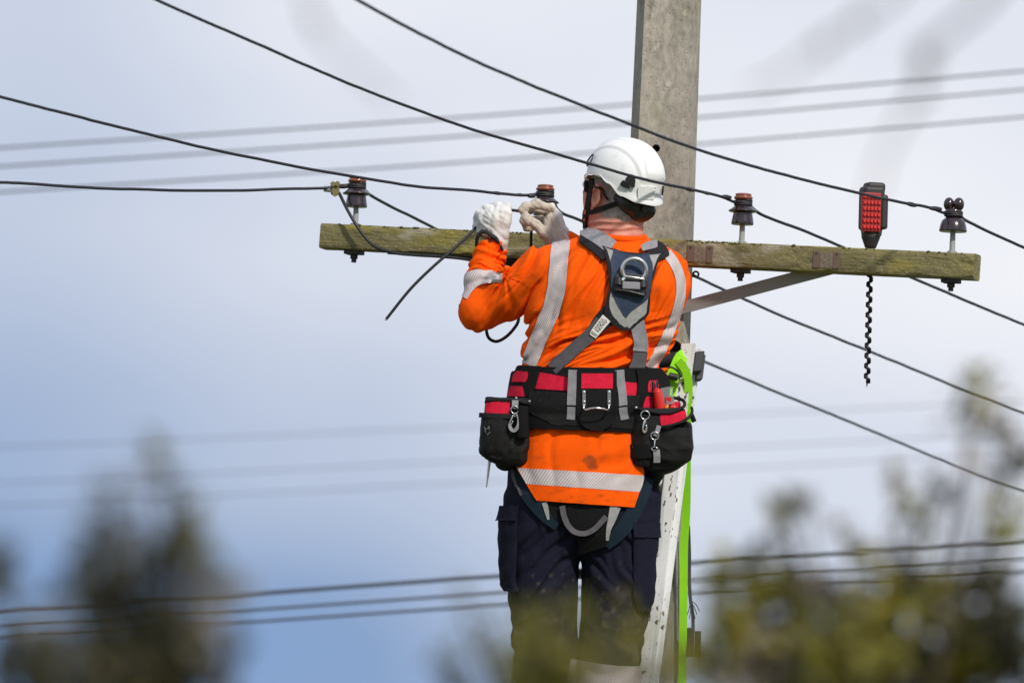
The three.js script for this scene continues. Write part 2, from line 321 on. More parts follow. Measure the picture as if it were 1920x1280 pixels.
// ---------------------------------------------------------------- concrete pole
const poleAt = V(1236, 470, -0.195);                          // axis of the pole at the height of the arm
const poleW = poleAt.clone().applyMatrix4(TO_WORLD);
{
  const H = poleW.y, top = 2.9, pole = thing('concrete_pole', V3(poleW.x, 0, poleW.z), 'tall tapered grey concrete utility pole behind the worker', 'utility pole');
  const levels = 24, pos = [], uv = [], idx = []; let yTop = H + top;
  const prof = (w) => { const c = w * 0.11, e = w * 0.30, a = w / 2; return [[-a + c, a], [a - c, a], [a, a - e], [a, -a + e], [a - c, -a], [-a + c, -a], [-a, -a + e], [-a, a - e]]; };
  const width = (y) => 0.196 - 0.0135 * (y - H);
  for (let s = 0; s < 8; s++) {
    const b = pos.length / 3;
    for (let l = 0; l <= levels; l++) {
      const y = -0.3 + (yTop + 0.3) * l / levels, q = prof(width(y)), A = q[s], B = q[(s + 1) % 8], len = Math.hypot(A[0] - B[0], A[1] - B[1]);
      pos.push(A[0], y, A[1], B[0], y, B[1]); uv.push(s * 0.21, y * 0.9, s * 0.21 + len * 1.8, y * 0.9);
      if (l < levels) { const k = b + l * 2; idx.push(k, k + 1, k + 2, k + 1, k + 3, k + 2); }
    }
  }
  for (const y of [-0.3, yTop]) { const q = prof(width(y)), b = pos.length / 3; for (const [x, z] of q) { pos.push(x, y, z); uv.push(x, z); } for (let s = 1; s < 7; s++) y > 0 ? idx.push(b, b + s, b + s + 1) : idx.push(b, b + s + 1, b + s); }
  const g = new THREE.BufferGeometry(); g.setAttribute('position', new THREE.Float32BufferAttribute(pos, 3)); g.setAttribute('uv', new THREE.Float32BufferAttribute(uv, 2)); g.setIndex(idx);
  let geo = g.toNonIndexed(); geo.computeVertexNormals();
  // bolt holes through the front face
  const ev = new Evaluator(); ev.attributes = ['position', 'normal', 'uv'];
  let brush = new Brush(mergeVertices(geo, 1e-5)); brush.updateMatrixWorld();
  const holes = [[1231, 276, 0.0115], [1262, 655, 0.026], [1224, -260, 0.0115]];
  for (const [x, y, r] of holes) {
    const w = Wd(x, y, -0.1).sub(pole.position), cyl = new THREE.CylinderGeometry(r, r, 0.16, 20).rotateX(Math.PI / 2);
    const c = new Brush(cyl); c.position.set(w.x, w.y, width(w.y) / 2 - 0.03); c.updateMatrixWorld();
    brush = ev.evaluate(brush, c, SUBTRACTION); brush.updateMatrixWorld();
  }
  mesh('shaft', toCreasedNormals(brush.geometry, 0.35), matConcrete, pole);
}

// ---------------------------------------------------------------- cross arm
const armL = V(607, 443.5, -0.371), armR = V(1833, 501, 0.242), armX = armR.clone().sub(armL).normalize();
const armLen = armR.distanceTo(armL), armY = UPV.clone().addScaledVector(armX, -UPV.dot(armX)).normalize(), armZ = armX.clone().cross(armY);
const ARM_H = 0.0735, ARM_D = 0.075;
const armPoint = (s, y = 0, z = 0) => armL.clone().addScaledVector(armX, s * armLen).addScaledVector(armY, y).addScaledVector(armZ, z);
/** how far along the arm a photo x lies */
const armS = (px) => { let a = 0, b = 1; for (let i = 0; i < 30; i++) { const m = (a + b) / 2, p = armPoint(m, ARM_H / 2), x = 960 + p.x * PPM * DIST / (DIST - p.z); if (x < px) a = m; else b = m; } return (a + b) / 2; };
const arm = thing('crossarm', armPoint(armS(1240), 0, -ARM_D / 2).applyMatrix4(TO_WORLD), 'long weathered mossy timber crossarm bolted across the concrete pole', 'crossarm');
{
  const nx = 160, ny = 8, nz = 8, g = new THREE.BoxGeometry(armLen, ARM_H, ARM_D, nx, ny, nz), p = g.attributes.position, uv = g.attributes.uv, n = g.attributes.normal;
  for (let i = 0; i < p.count; i++) {
    let x = p.getX(i), y = p.getY(i), z = p.getZ(i); const X = x + armLen / 2, nzv = n.getZ(i), nyv = n.getY(i), nxv = n.getX(i);
    if (Math.abs(nzv) > 0.5) uv.setXY(i, X / 2 + (nzv < 0 ? 0.3 : 0), (y / ARM_H + 0.5) * 0.42); else if (Math.abs(nyv) > 0.5) uv.setXY(i, X / 2, 0.45 + (z / ARM_D + 0.5) * 0.4); else uv.setXY(i, 0.1 + z, y / ARM_H * 0.3 + (nxv > 0 ? 0.6 : 0.2));
    // worn arrises and an uneven sawn surface
    const ey = 1 - Math.min(1, (ARM_H / 2 - Math.abs(y)) / 0.004), ez = 1 - Math.min(1, (ARM_D / 2 - Math.abs(z)) / 0.004);
    const wob = 0.0016 * fbm(X * 9, y * 30, z * 30, 3), chip = 0.0025 + 0.004 * Math.max(0, fbm(X * 14 + 3, Math.sign(y) * 5, Math.sign(z) * 3, 4));
    if (ey > 0.5 && ez > 0.5) { y -= Math.sign(y) * chip; z -= Math.sign(z) * chip; }
    p.setXYZ(i, x + (Math.abs(nxv) > 0.5 ? 0 : 0), y + Math.sign(y) * wob, z + Math.sign(z) * wob);
  }
  const m = mergeVertices((g.deleteAttribute('normal'), g), 1e-5); m.computeVertexNormals();
  vpart('beam', place(toCreasedNormals(m, 0.6), armPoint(0.5), armX, armY, armZ), matArm, arm);
  // moss and lichen cushions on the upper edge
  const cushions = [], white = [];
  for (let i = 0; i < 260; i++) {
    const a = rnd(), px = a < 0.55 ? mix(1295, 1395, rnd()) : a < 0.8 ? mix(640, 1000, rnd()) : mix(1400, 1820, rnd()), s = armS(px), r = mix(0.0016, 0.0042, rnd() ** 2), q = new THREE.IcosahedronGeometry(r, 1), pp = q.attributes.position;
    for (let k = 0; k < pp.count; k++) { const w = 1 + 0.5 * noise(pp.getX(k) * 400 + i, pp.getY(k) * 400, pp.getZ(k) * 400); pp.setXYZ(k, pp.getX(k) * w * 1.3, pp.getY(k) * w * 0.8, pp.getZ(k) * w); }
    q.computeVertexNormals();
    (rnd() < 0.3 && a < 0.55 ? white : cushions).push(place(q, armPoint(s, ARM_H / 2 - 0.0012 - (rnd() < 0.3 ? rnd() * 0.008 : 0), ARM_D / 2 - (rnd() < 0.4 ? 0.0015 : rnd() * 0.03)), armX, armY, armZ));
  }
  vpart('moss', merge(cushions), M(0.10, 0.115, 0.035, 1), arm).userData.kind = 'stuff';
  vpart('lichen', merge(white), M(0.48, 0.5, 0.40, 1), arm).userData.kind = 'stuff';
  // old brown seats of a fitting: two strips with a nail hole each, flush on the face
  for (const [x0, x1] of [[1297, 1346], [1533, 1584]]) {
    for (const cx of [x0 + 6.5, x1 - 6.5]) {
      const pl = vpart('cleat_strip', place(box(13 / PPM, ARM_H * 0.66, 0.003, 0.0012), armPoint(armS(cx), -0.002, ARM_D / 2 + 0.0012), armX, armY, armZ), M(0.40, 0.27, 0.21, 0.95, { map: galvMap }), arm);
      const nail = vpart('nail', place(new THREE.CylinderGeometry(0.0026, 0.0026, 0.003, 10).rotateX(Math.PI / 2), armPoint(armS(cx), 0.015, ARM_D / 2 + 0.0028), armX, armY, armZ), matSteelDark, pl);
    }
    vpart('cleat_face', place(box((x1 - x0 - 26) / PPM, ARM_H * 0.6, 0.002, 0.0008), armPoint(armS((x0 + x1) / 2), -0.004, ARM_D / 2 + 0.0006), armX, armY, armZ), M(0.6, 0.52, 0.44, 0.95, { map: concreteMap }), arm);
  }
  // flat steel braces from the pole up to the underside of the arm
  const brace = (a, b, nrmZ, name, mat) => {
    const d = b.clone().sub(a), l = d.length(); d.normalize(); const zz = nrmZ.clone().addScaledVector(d, -nrmZ.dot(d)).normalize(), yy = zz.clone().cross(d);
    return vpart(name, place(box(l, 0.036, 0.006, 0.0015), a.clone().add(b).multiplyScalar(0.5), d, yy, zz), mat, arm);
  };
  const n1 = V3(-0.1, -0.12, 1).normalize();
  brace(V(1222, 592, -0.088), armPoint(armS(1585), -0.004, -ARM_D / 2 - 0.0045), n1, 'brace', matGalv);
  const n2 = V3(0.1, -0.3, 1).normalize();
  brace(V(1190, 596, -0.088), armPoint(armS(895), -0.004, -ARM_D / 2 - 0.0045), n2, 'brace', matSteelDark);
  for (const px of [1243]) { const s = armS(px); vpart('through_bolt', place(new THREE.CylinderGeometry(0.009, 0.009, 0.02, 6).rotateX(Math.PI / 2), armPoint(s, 0, ARM_D / 2 + 0.008), armX, armY, armZ), matGalv, arm); }
}

// ---------------------------------------------------------------- insulators on the arm
function insulator(px, label, eared) {
  const s = armS(px), foot = armPoint(s, ARM_H / 2 - 0.001, 0).applyMatrix4(TO_WORLD), t = thing('pin_insulator', foot, label, 'insulator', 'brown porcelain insulators standing on the crossarm');
  const lathe = (pts, n = 36) => new THREE.LatheGeometry(pts.map(([r, y]) => new THREE.Vector2(r, y)), n);
  if (!eared) {
    mesh('porcelain', lathe([[0.0, 0.056], [0.026, 0.056], [0.031, 0.0555], [0.0325, 0.058], [0.0315, 0.066], [0.0275, 0.088], [0.028, 0.0905], [0.040, 0.0925], [0.0418, 0.0945], [0.0412, 0.0965], [0.034, 0.1015], [0.0255, 0.109], [0.0232, 0.113], [0.021, 0.117], [0.021, 0.124], [0.0232, 0.128]], 40), matPorcelain, t);
    const cap = mesh('cap', lathe([[0.0232, 0.128], [0.0262, 0.1295], [0.0272, 0.133], [0.0262, 0.1365], [0.023, 0.138], [0.0225, 0.140], [0.024, 0.1415], [0.0225, 0.145], [0.012, 0.1468], [0, 0.147]]), matCapGlaze, t);
  } else {
    mesh('porcelain', lathe([[0, 0.063], [0.034, 0.063], [0.0385, 0.0625], [0.0402, 0.066], [0.0375, 0.08], [0.034, 0.092], [0.028, 0.0985], [0.0225, 0.103], [0.0205, 0.109], [0.0205, 0.119], [0.023, 0.124], [0.016, 0.130], [0, 0.131]]), matPorcelain, t);
    const ax = armX.clone().transformDirection(TO_WORLD);
    for (const k of [-1, 1]) { const e = new THREE.SphereGeometry(0.0155, 24, 16); e.scale(1, 1.28, 1.15); e.translate(ax.x * k * 0.0145, 0.1415, ax.z * k * 0.0145); mesh('ear', e, matPorcelain, t); }
  }
  mesh('pin', new THREE.CylinderGeometry(0.0075, 0.0085, 0.066, 16).translate(0, 0.03, 0), matGalv, t);
  mesh('washer', new THREE.CylinderGeometry(0.0165, 0.0165, 0.006, 4).rotateY(0.5).translate(0, 0.004, 0), matGalv, t);
  mesh('lower_washer', box(0.05, 0.012, 0.045, 0.002).rotateY(-0.32).translate(0, -ARM_H - 0.005, 0), matSteelDark, t);
  mesh('nut', new THREE.CylinderGeometry(0.0125, 0.0125, 0.013, 6).translate(0, -ARM_H - 0.0165, 0), matSteelDark, t);
  mesh('bolt_end', new THREE.CylinderGeometry(0.0075, 0.0075, 0.012, 12).translate(0, -ARM_H - 0.028, 0), matSteelDark, t);
  const yT = eared ? 0.1135 : 0.1185, turns = [], k = eared ? 3.6 : 3.2;
  for (let i = 0; i <= 90; i++) { const a = i / 90 * Math.PI * 2 * k; turns.push(V3(Math.cos(a) * 0.0248, yT - 0.0065 + 0.0135 * i / 90 + 0.001 * Math.sin(a * 1.7), Math.sin(a) * 0.0248)); }
  mesh('tie_wire', limb(turns, 0.0026, 260, 7), matTie, t);
  return t;
}
const ins1 = insulator(666, 'brown pin insulator at the far end of the arm with a bolted clamp beside it');
const ins2 = insulator(1019, 'brown pin insulator behind the raised leather glove');
const ins3 = insulator(1391, 'brown pin insulator just beyond the pole beside the white helmet');
const ins4 = insulator(1786, 'bell shaped brown insulator with two round ears by the drill', true);
const insTop = (px, y) => armPoint(armS(px), ARM_H / 2).addScaledVector(UPV, y);

// ---------------------------------------------------------------- line wires
/** a slightly lumpy wire through view points, running from beyond the frame to an insulator */
function wire(name, pts, r, label, mat = matWire, wob = 0.0012, group = 'line wires tied to the crossarm insulators') {
  const c = new THREE.CatmullRomCurve3(pts, false, 'centripetal'), L = c.getLength(), n = Math.round(clamp(L * 45, 60, 620)), q = [];
  for (let i = 0; i <= n; i++) { const p = c.getPointAt(i / n), k = i * L / n; p.y += wob * (noise(k * 7, pts[0].x * 3, 1.5) + 0.5 * noise(k * 21, 4, pts[0].y)); p.z += wob * noise(k * 7, 9, 2); q.push(p); }
  const base = q[q.length - 1].clone().applyMatrix4(TO_WORLD), t = thing(name, base, label, 'wire', group);
  vpart('conductor', limb(q, r, n, 8), mat, t); return t;
}
const WR = 0.0043;
/** a lashing sleeve on a wire */
function lash(t, a, b, r = 0.0068, n = 1) { vpart('wrap', limb([a, a.clone().lerp(b, 0.5), b], (u) => r * 0.8 * (0.72 + 0.28 * Math.sin(Math.PI * u)), 12, 8), matTie, t); }
const gIn = 0.118;
const i2 = insTop(1019, gIn), i3 = insTop(1391, gIn), i4 = insTop(1786, 0.113), i1 = insTop(666, gIn);
const side = (p, dx, dz) => p.clone().add(V3(dx, 0, dz));
const wA = wire('line_wire', [V(-900, -120, 4.2), V(-430, 62, 2.9), V(0, 181, 1.75), V(200, 232, 1.25), V(420, 285, 0.75), V(600, 320, 0.42), V(700, 337, 0.25), V(790, 350, 0.12), V(890, 357, -0.02), V(935, 362, -0.08), V(985, 366, -0.13), side(i2, -0.022, 0.012)], WR, 'dark wire rising from the gloved hands past the clamped insulator');
const wB = wire('line_wire', [V(-350, -330, 4.4), V(0, -140, 3.3), V(295, 0, 2.5), V(500, 90, 2.0), V(700, 175, 1.55), V(900, 247, 1.1), V(1060, 293, 0.75), V(1200, 334, 0.45), V(1300, 356, 0.22), V(1345, 366, 0.12), side(i3, -0.022, 0.012)], WR, 'dark wire crossing in front of the white helmet');
const wC = wire('line_wire', [V(250, -260, 5.4), V(480, -110, 4.5), V(670, 0, 3.8), V(900, 118, 2.9), V(1180, 232, 1.95), V(1320, 284, 1.5), V(1500, 335, 0.95), V(1620, 364, 0.6), V(1700, 381, 0.38), V(1740, 388, 0.3), side(i4, -0.022, 0.012)], WR, 'dark wire crossing in front of the pole and the red drill');
const clampAt = V(628, 354, -0.34);
const wD = wire('line_wire', [V(-700, 380, 2.9), V(-300, 350, 1.6), V(0, 342, 0.75), V(200, 353, 0.25), V(420, 357, -0.12), V(540, 354, -0.26), clampAt.clone().add(V3(-0.005, 0.003, 0))], WR, 'lower dark wire running out from the bolted clamp');
lash(wA, V(925, 361, -0.07), V(940, 363, -0.085)); lash(wA, V(970, 364.5, -0.12), V(982, 366, -0.13), 0.006); lash(wA, V(990, 366.5, -0.135), V(1003, 367, -0.145), 0.009);
lash(wB, V(1286, 353, 0.24), V(1302, 357, 0.22), 0.0075); lash(wB, V(1320, 361, 0.18), V(1332, 363.5, 0.15), 0.006); lash(wB, V(1355, 368.5, 0.1), V(1370, 370, 0.07), 0.0085);
lash(wC, V(1702, 381.5, 0.375), V(1718, 385, 0.34), 0.0085); lash(wC, V(1745, 390, 0.29), V(1765, 392, 0.26), 0.0085);
// the far side of the span
const o1 = wire('line_wire', [side(i1, 0.022, -0.012).addScaledVector(UPV, -0.012), V(695, 366, -0.42), V(815, 428, -0.9), V(1050, 552, -1.9), V(1320, 677, -3.0), V(1600, 793, -4.3), V(1920, 921, -6), V(2600, 1140, -9)].reverse(), WR * 1.1, 'dark wire falling away below the ladder top');
const o2 = wire('line_wire', [side(i2, 0.022, -0.012).addScaledVector(UPV, -0.012), V(1045, 392, -0.22), V(1090, 414, -0.4), V(1300, 516, -1.3), V(1450, 585, -1.95), V(1640, 662, -2.8), V(1920, 774, -4.2), V(2600, 1010, -7.5)].reverse(), WR * 1.1, 'dark wire falling away behind the auger bit');
const o3 = wire('line_wire', [side(i3, 0.022, -0.012).addScaledVector(UPV, -0.01), V(1420, 397, -0.02), V(1510, 433, -0.35), V(1580, 463, -0.65), V(1710, 520, -1.2), V(1920, 608, -2.1), V(2600, 870, -5)].reverse(), WR * 1.1, 'dark wire falling away beneath the eared end of the arm');
const o4 = wire('line_wire', [side(i4, 0.022, -0.012).addScaledVector(UPV, -0.008), V(1812, 413, 0.1), V(1920, 464, -0.35), V(2150, 560, -1.3), V(2600, 730, -3)].reverse(), WR * 1.1, 'short dark wire leaving the two eared insulator');

// bolted clamp on the first insulator
{
  const t = thing('line_clamp', clampAt.clone().applyMatrix4(TO_WORLD), 'corroded bolted wire clamp beside the end insulator', 'clamp');
  const matClamp = M(1, 1, 1, 0.7, { map: armMap, metalness: 0.2 });
  vpart('clamp_body', place(box(0.026, 0.036, 0.03, 0.006), clampAt), matClamp, t);
  for (const [dx, dy] of [[-0.006, 0.014], [0.007, 0.015], [0.0, -0.015]]) vpart('bolt_head', place(new THREE.CylinderGeometry(0.0075, 0.0085, 0.012, 6).rotateX(Math.PI / 2), clampAt.clone().add(V3(dx, dy, 0.016))), matClamp, t);
  vpart('barrel', place(new THREE.CylinderGeometry(0.0095, 0.0095, 0.02, 14).rotateZ(1.45), clampAt.clone().add(V3(-0.023, 0.0, 0.004))), matGalv, t);
  vpart('link', limb([clampAt.clone().add(V3(0.01, 0.008, 0)), clampAt.clone().add(V3(0.025, 0.008, -0.01)), side(i1, -0.022, 0.0)], 0.007, 12, 8), matSteelDark, t);
}
// jumper hanging from the clamp under the arm, and the tail looping under the elbow
{
  const pts = [clampAt.clone().add(V3(0.012, -0.012, 0.006)), V(652, 395, -0.29), V(672, 428, -0.27), V(700, 460, -0.25), V(735, 473, -0.235), V(780, 478, -0.225), V(830, 481, -0.21), V(880, 487, -0.2), V(930, 505, -0.13), V(965, 560, -0.04), V(972, 600, -0.01), V(962, 618, 0.0), V(945, 634, 0.01), V(930, 640, 0.02), V(917, 634, 0.03), V(912, 620, 0.04), V(914, 596, 0.06)];
  const t = thing('jumper_cable', pts[0].clone().applyMatrix4(TO_WORLD), 'black insulated jumper cable drooping from the clamp under the arm', 'cable');
  vpart('sheath', limb(pts, 0.0048, 200, 9), matWireBlack, t);
  const u = thing('stub_cable', Wd(760, 474, -0.26), 'short black cable lying along the underside of the arm', 'cable');
  vpart('sheath', limb([armPoint(armS(735), -ARM_H / 2 - 0.004, 0.022), armPoint(armS(830), -ARM_H / 2 - 0.006, 0.02), armPoint(armS(990), -ARM_H / 2 - 0.006, 0.0)], 0.0042, 30, 8), matWireBlack, u);
}
// small dark bracket on the side of the pole
{
  const t = thing('pole_hook', Wd(1296, 517, -0.19), 'small black steel hook on the side of the pole', 'hook');
  vpart('shank', place(box(0.03, 0.009, 0.012, 0.002), V(1295, 517, -0.19)), matSteelDark, t);
  vpart('eye', place(new THREE.TorusGeometry(0.008, 0.003, 8, 16), V(1305, 514, -0.19)), matSteelDark, t);
}

// ---------------------------------------------------------------- drill standing on the arm, its auger through the timber
{
  const s = armS(1634), tip = V(1626, 727, armPoint(s).z + 0.01), top = V(1636, 345, armPoint(s).z - 0.02), ax = top.clone().sub(tip).normalize();
  const t = thing('cordless_drill', armPoint(s, ARM_H / 2).applyMatrix4(TO_WORLD), 'black cordless drill with a red ribbed panel standing on the arm', 'drill');
  const at = (py, dx = 0, dz = 0) => { const k = (727 - py) / (727 - 345); return tip.clone().lerp(top, k).add(V3(dx / PPM, 0, dz)); };
  const X = V3(1, 0, 0).addScaledVector(ax, -ax.x).normalize().applyAxisAngle(ax, 0.28), Z = X.clone().cross(ax);
  const mBlack = M(0.022, 0.020, 0.021, 0.55), mRed = P(0.62, 0.030, 0.026, 0.35, { clearcoat: 0.3 });
  vpart('housing', place(box(0.064, 0.128, 0.06, 0.012), at(391), X, ax, Z), mBlack, t);
  vpart('upper_housing', place(box(0.056, 0.03, 0.05, 0.01), at(352, 4), X, ax, Z), mBlack, t);
  vpart('side_grip', place(box(0.022, 0.1, 0.05, 0.008), at(398, 20), X, ax, Z), mBlack, t);
  const face = at(399, -8, 0).addScaledVector(Z, 0.033);
  const redPanel = vpart('red_panel', place(box(0.058, 0.112, 0.012, 0.003), face, X, ax, Z), P(0.33, 0.012, 0.012, 0.45), t);
  const cell = new THREE.CylinderGeometry(0.0045, 0.0066, 0.007, 4, 1).rotateY(Math.PI / 4).rotateX(Math.PI / 2).toNonIndexed(); cell.computeVertexNormals();
  for (let r = 0; r < 6; r++) for (let c = 0; c < 5; c++) vpart('stud', place(cell.clone(), face.clone().addScaledVector(X, (c - 2) * 0.0107).addScaledVector(ax, (r - 2.5) * 0.0175).addScaledVector(Z, 0.0095), X, ax, Z), mRed, redPanel);
  for (const [c, r] of [[-1, -1], [1, -1]]) vpart('screw', place(new THREE.CylinderGeometry(0.004, 0.004, 0.006, 8).rotateX(Math.PI / 2), face.clone().addScaledVector(X, c * 0.026).addScaledVector(ax, r * 0.058).addScaledVector(Z, 0.006), X, ax, Z), matSteelDark, redPanel);
  const lathe = (pts) => new THREE.LatheGeometry(pts.map(([r, y]) => new THREE.Vector2(r, y)), 24);
  const pxm = (a, b) => (b - a) / PPM;
  vpart('collar', place(lathe([[0, -0.014], [0.024, -0.014], [0.029, -0.010], [0.031, 0.006], [0.031, 0.016], [0, 0.016]]), at(434, 1), X, ax, Z), mBlack, t);
  vpart('collar_ring', place(lathe([[0.0235, -0.0018], [0.0285, -0.0018], [0.0285, 0.0018], [0.0235, 0.0018]]), at(441, 1), X, ax, Z), M(0.2, 0.2, 0.2, 0.4, { metalness: 0.6 }), t);
  vpart('chuck', place(lathe([[0, -0.020], [0.012, -0.020], [0.0165, -0.017], [0.018, -0.012], [0.027, 0.012], [0.0275, 0.017], [0, 0.017]]), at(453, 0), X, ax, Z), mBlack, t);
  // auger: a flat ribbon wound round a core
  const L = tip.distanceTo(at(466)), pos = [], idx = [], n = 330, pitch = 0.0292, r0 = 0.0005, r1 = 0.0098;
  for (let i = 0; i <= n; i++) { const y = L * i / n, a = y / pitch * Math.PI * 2; for (const [r, dy] of [[r0, -0.0058], [r1, -0.0046], [r1, 0.0046], [r0, 0.0058]]) pos.push(Math.cos(a) * r, y + dy, Math.sin(a) * r); }
  for (let i = 0; i < n; i++) for (let k = 0; k < 4; k++) { const a = i * 4 + k, b = i * 4 + (k + 1) % 4; idx.push(a, b, a + 4, b, b + 4, a + 4); }
  const g = new THREE.BufferGeometry(); g.setAttribute('position', new THREE.Float32BufferAttribute(pos, 3)); g.setIndex(idx); g.computeVertexNormals();
  g.setAttribute('uv', new THREE.Float32BufferAttribute(new Float32Array(pos.length / 3 * 2), 2));
  const core = new THREE.CylinderGeometry(0.0022, 0.0022, L, 10).translate(0, L / 2, 0), point = new THREE.ConeGeometry(0.004, 0.022, 10).rotateX(Math.PI).translate(0, -0.008, 0);
  vpart('auger_bit', place(merge([g, core, point]), tip.clone().addScaledVector(ax, 0.018), X, ax, Z), M(0.02, 0.017, 0.018, 0.45, { metalness: 0.5 }), t);
}

// ---------------------------------------------------------------- distant wires behind the pole
function farWire(points, z, r, label) {
  const run = (p, q, x) => [x, p[1] + (q[1] - p[1]) * (x - p[0]) / (q[0] - p[0])];
  points = [run(points[0], points[1], -6000), ...points, run(points[3], points[4], 8000)];
  const q = points.map(([x, y]) => V(x, y, z)), t = thing('distant_wire', q[0].clone().applyMatrix4(TO_WORLD), label, 'wire', 'out of focus wires behind the pole');
  vpart('conductor', limb(q, r, 80, 6), M(0.035, 0.042, 0.06, 0.8), t);
}
const place3 = ['highest', 'middle', 'lowest'];
[[277, 133], [312, 168], [360, 219]].forEach(([a, b], i) => farWire([[-500, a + 33], [0, a], [960, (a + b) / 2 + 8], [1920, b], [2500, b - 52]], -20, 0.0068, `${place3[i]} of the three blurred wires passing behind the helmet`));
[[838, 752], [905, 812], [948, 850]].forEach(([a, b], i) => farWire([[-500, a + 12], [0, a], [960, (a + b) / 2 + 1], [1920, b], [2500, b - 26]], -60, 0.0056, `${place3[i]} of the three faintest wires passing behind the tool belt`));
[[1146, 1014], [1175, 1048], [1197, 1072]].forEach(([a, b], i) => farWire([[-500, a + 25], [0, a], [960, (a + b) / 2 - 2], [1920, b], [2500, b - 45]], -12, i ? 0.0072 : 0.0105, `${place3[i]} of the three blurred wires passing behind the trousers`));
// ---------------------------------------------------------------- the worker's clothes and body as distance fields
const hyp = Math.hypot;
/** soft cloth folds: ridges of noise stretched along a direction (camera's axes) */
function folds(x, y, z, dx, dy, fAcross, fAlong, s) {
  const l = hyp(dx, dy), ux = dx / l, uy = dy / l, a = (x * ux + y * uy), c = (-x * uy + y * ux);
  const w = 0.35 * noise(x * 9 + s, y * 9, z * 9), n = noise(c * fAcross + w * 1.6 + s, a * fAlong, z * fAlong * 0.8 + s);
  const r = 1 - Math.abs(n) * 2.2; return r * Math.abs(r);
}
/** cloth drawn into rounded rolls with narrow creases between them */
function creases(x, y, z, dx, dy, fAcross, fAlong, s) {
  const l = hyp(dx, dy), ux = dx / l, uy = dy / l, a = (x * ux + y * uy), c = (-x * uy + y * ux);
  const w = 0.35 * noise(x * 9 + s, y * 9, z * 9), n = noise(c * fAcross + w * 1.6 + s, a * fAlong, z * fAlong * 0.8 + s);
  return Math.min(1, Math.sqrt(n * n + 0.0012) * 2.8) - 0.55;
}
const torsoF = slices([
  [437, 1104, 1200, 0.226, 0.058], [444, 1084, 1212, 0.229, 0.072], [450, 1066, 1222, 0.232, 0.084], [459, 1044, 1240, 0.236, 0.098], [475, 1018, 1266, 0.24, 0.115], [500, 1002, 1285, 0.245, 0.13], [530, 995, 1291, 0.25, 0.138],
  [560, 990, 1289, 0.252, 0.138], [595, 986, 1278, 0.255, 0.134], [630, 985, 1260, 0.258, 0.130], [660, 981, 1248, 0.262, 0.127], [685, 975, 1242, 0.265, 0.127], [705, 975, 1240, 0.267, 0.127], [760, 968, 1238, 0.27, 0.13]], 0.02);
const shoulderL = V(1024, 512, 0.245), elbowL = V(899, 585, 0.19), wristL = V(917, 458, 0.075);
const shoulderR = V(1240, 520, 0.215), elbowR = V(1236, 585, 0.02), wristR = V(1062, 458, 0.02);
const upArmL = cone(shoulderL, elbowL, 0.077, 0.054), foArmL = cone(elbowL, wristL.clone().lerp(elbowL, 0.04), 0.055, 0.0385);
const upArmR = cone(shoulderR, elbowR, 0.07, 0.055), foArmR = cone(elbowR, wristR, 0.052, 0.04);
const cuffCut = (x, y, z) => { const d = wristL.clone().sub(elbowL).normalize(); return (x - wristL.x) * d.x + (y - wristL.y) * d.y + (z - wristL.z) * d.z; };
const dWL = wristL.clone().sub(elbowL).normalize();
function shirtCore(x, y, z) {
  let d = torsoF(x, y, z);
  d = smin(d, upArmL(x, y, z), 0.05); d = smin(d, upArmR(x, y, z), 0.05);
  let f = foArmL(x, y, z);
  f = smax(f, (x - wristL.x) * dWL.x + (y - wristL.y) * dWL.y + (z - wristL.z) * dWL.z + 0.006, 0.008);
  d = smin(d, f, 0.022);
  d = smin(d, foArmR(x, y, z), 0.03);
  return d;
}
const blade1 = V(1075, 545, 0.375), blade2 = V(1252, 545, 0.36), spine1 = V(1187, 470, 0.385), spine2 = V(1150, 690, 0.41), elbowIn = V(940, 530, 0.16);
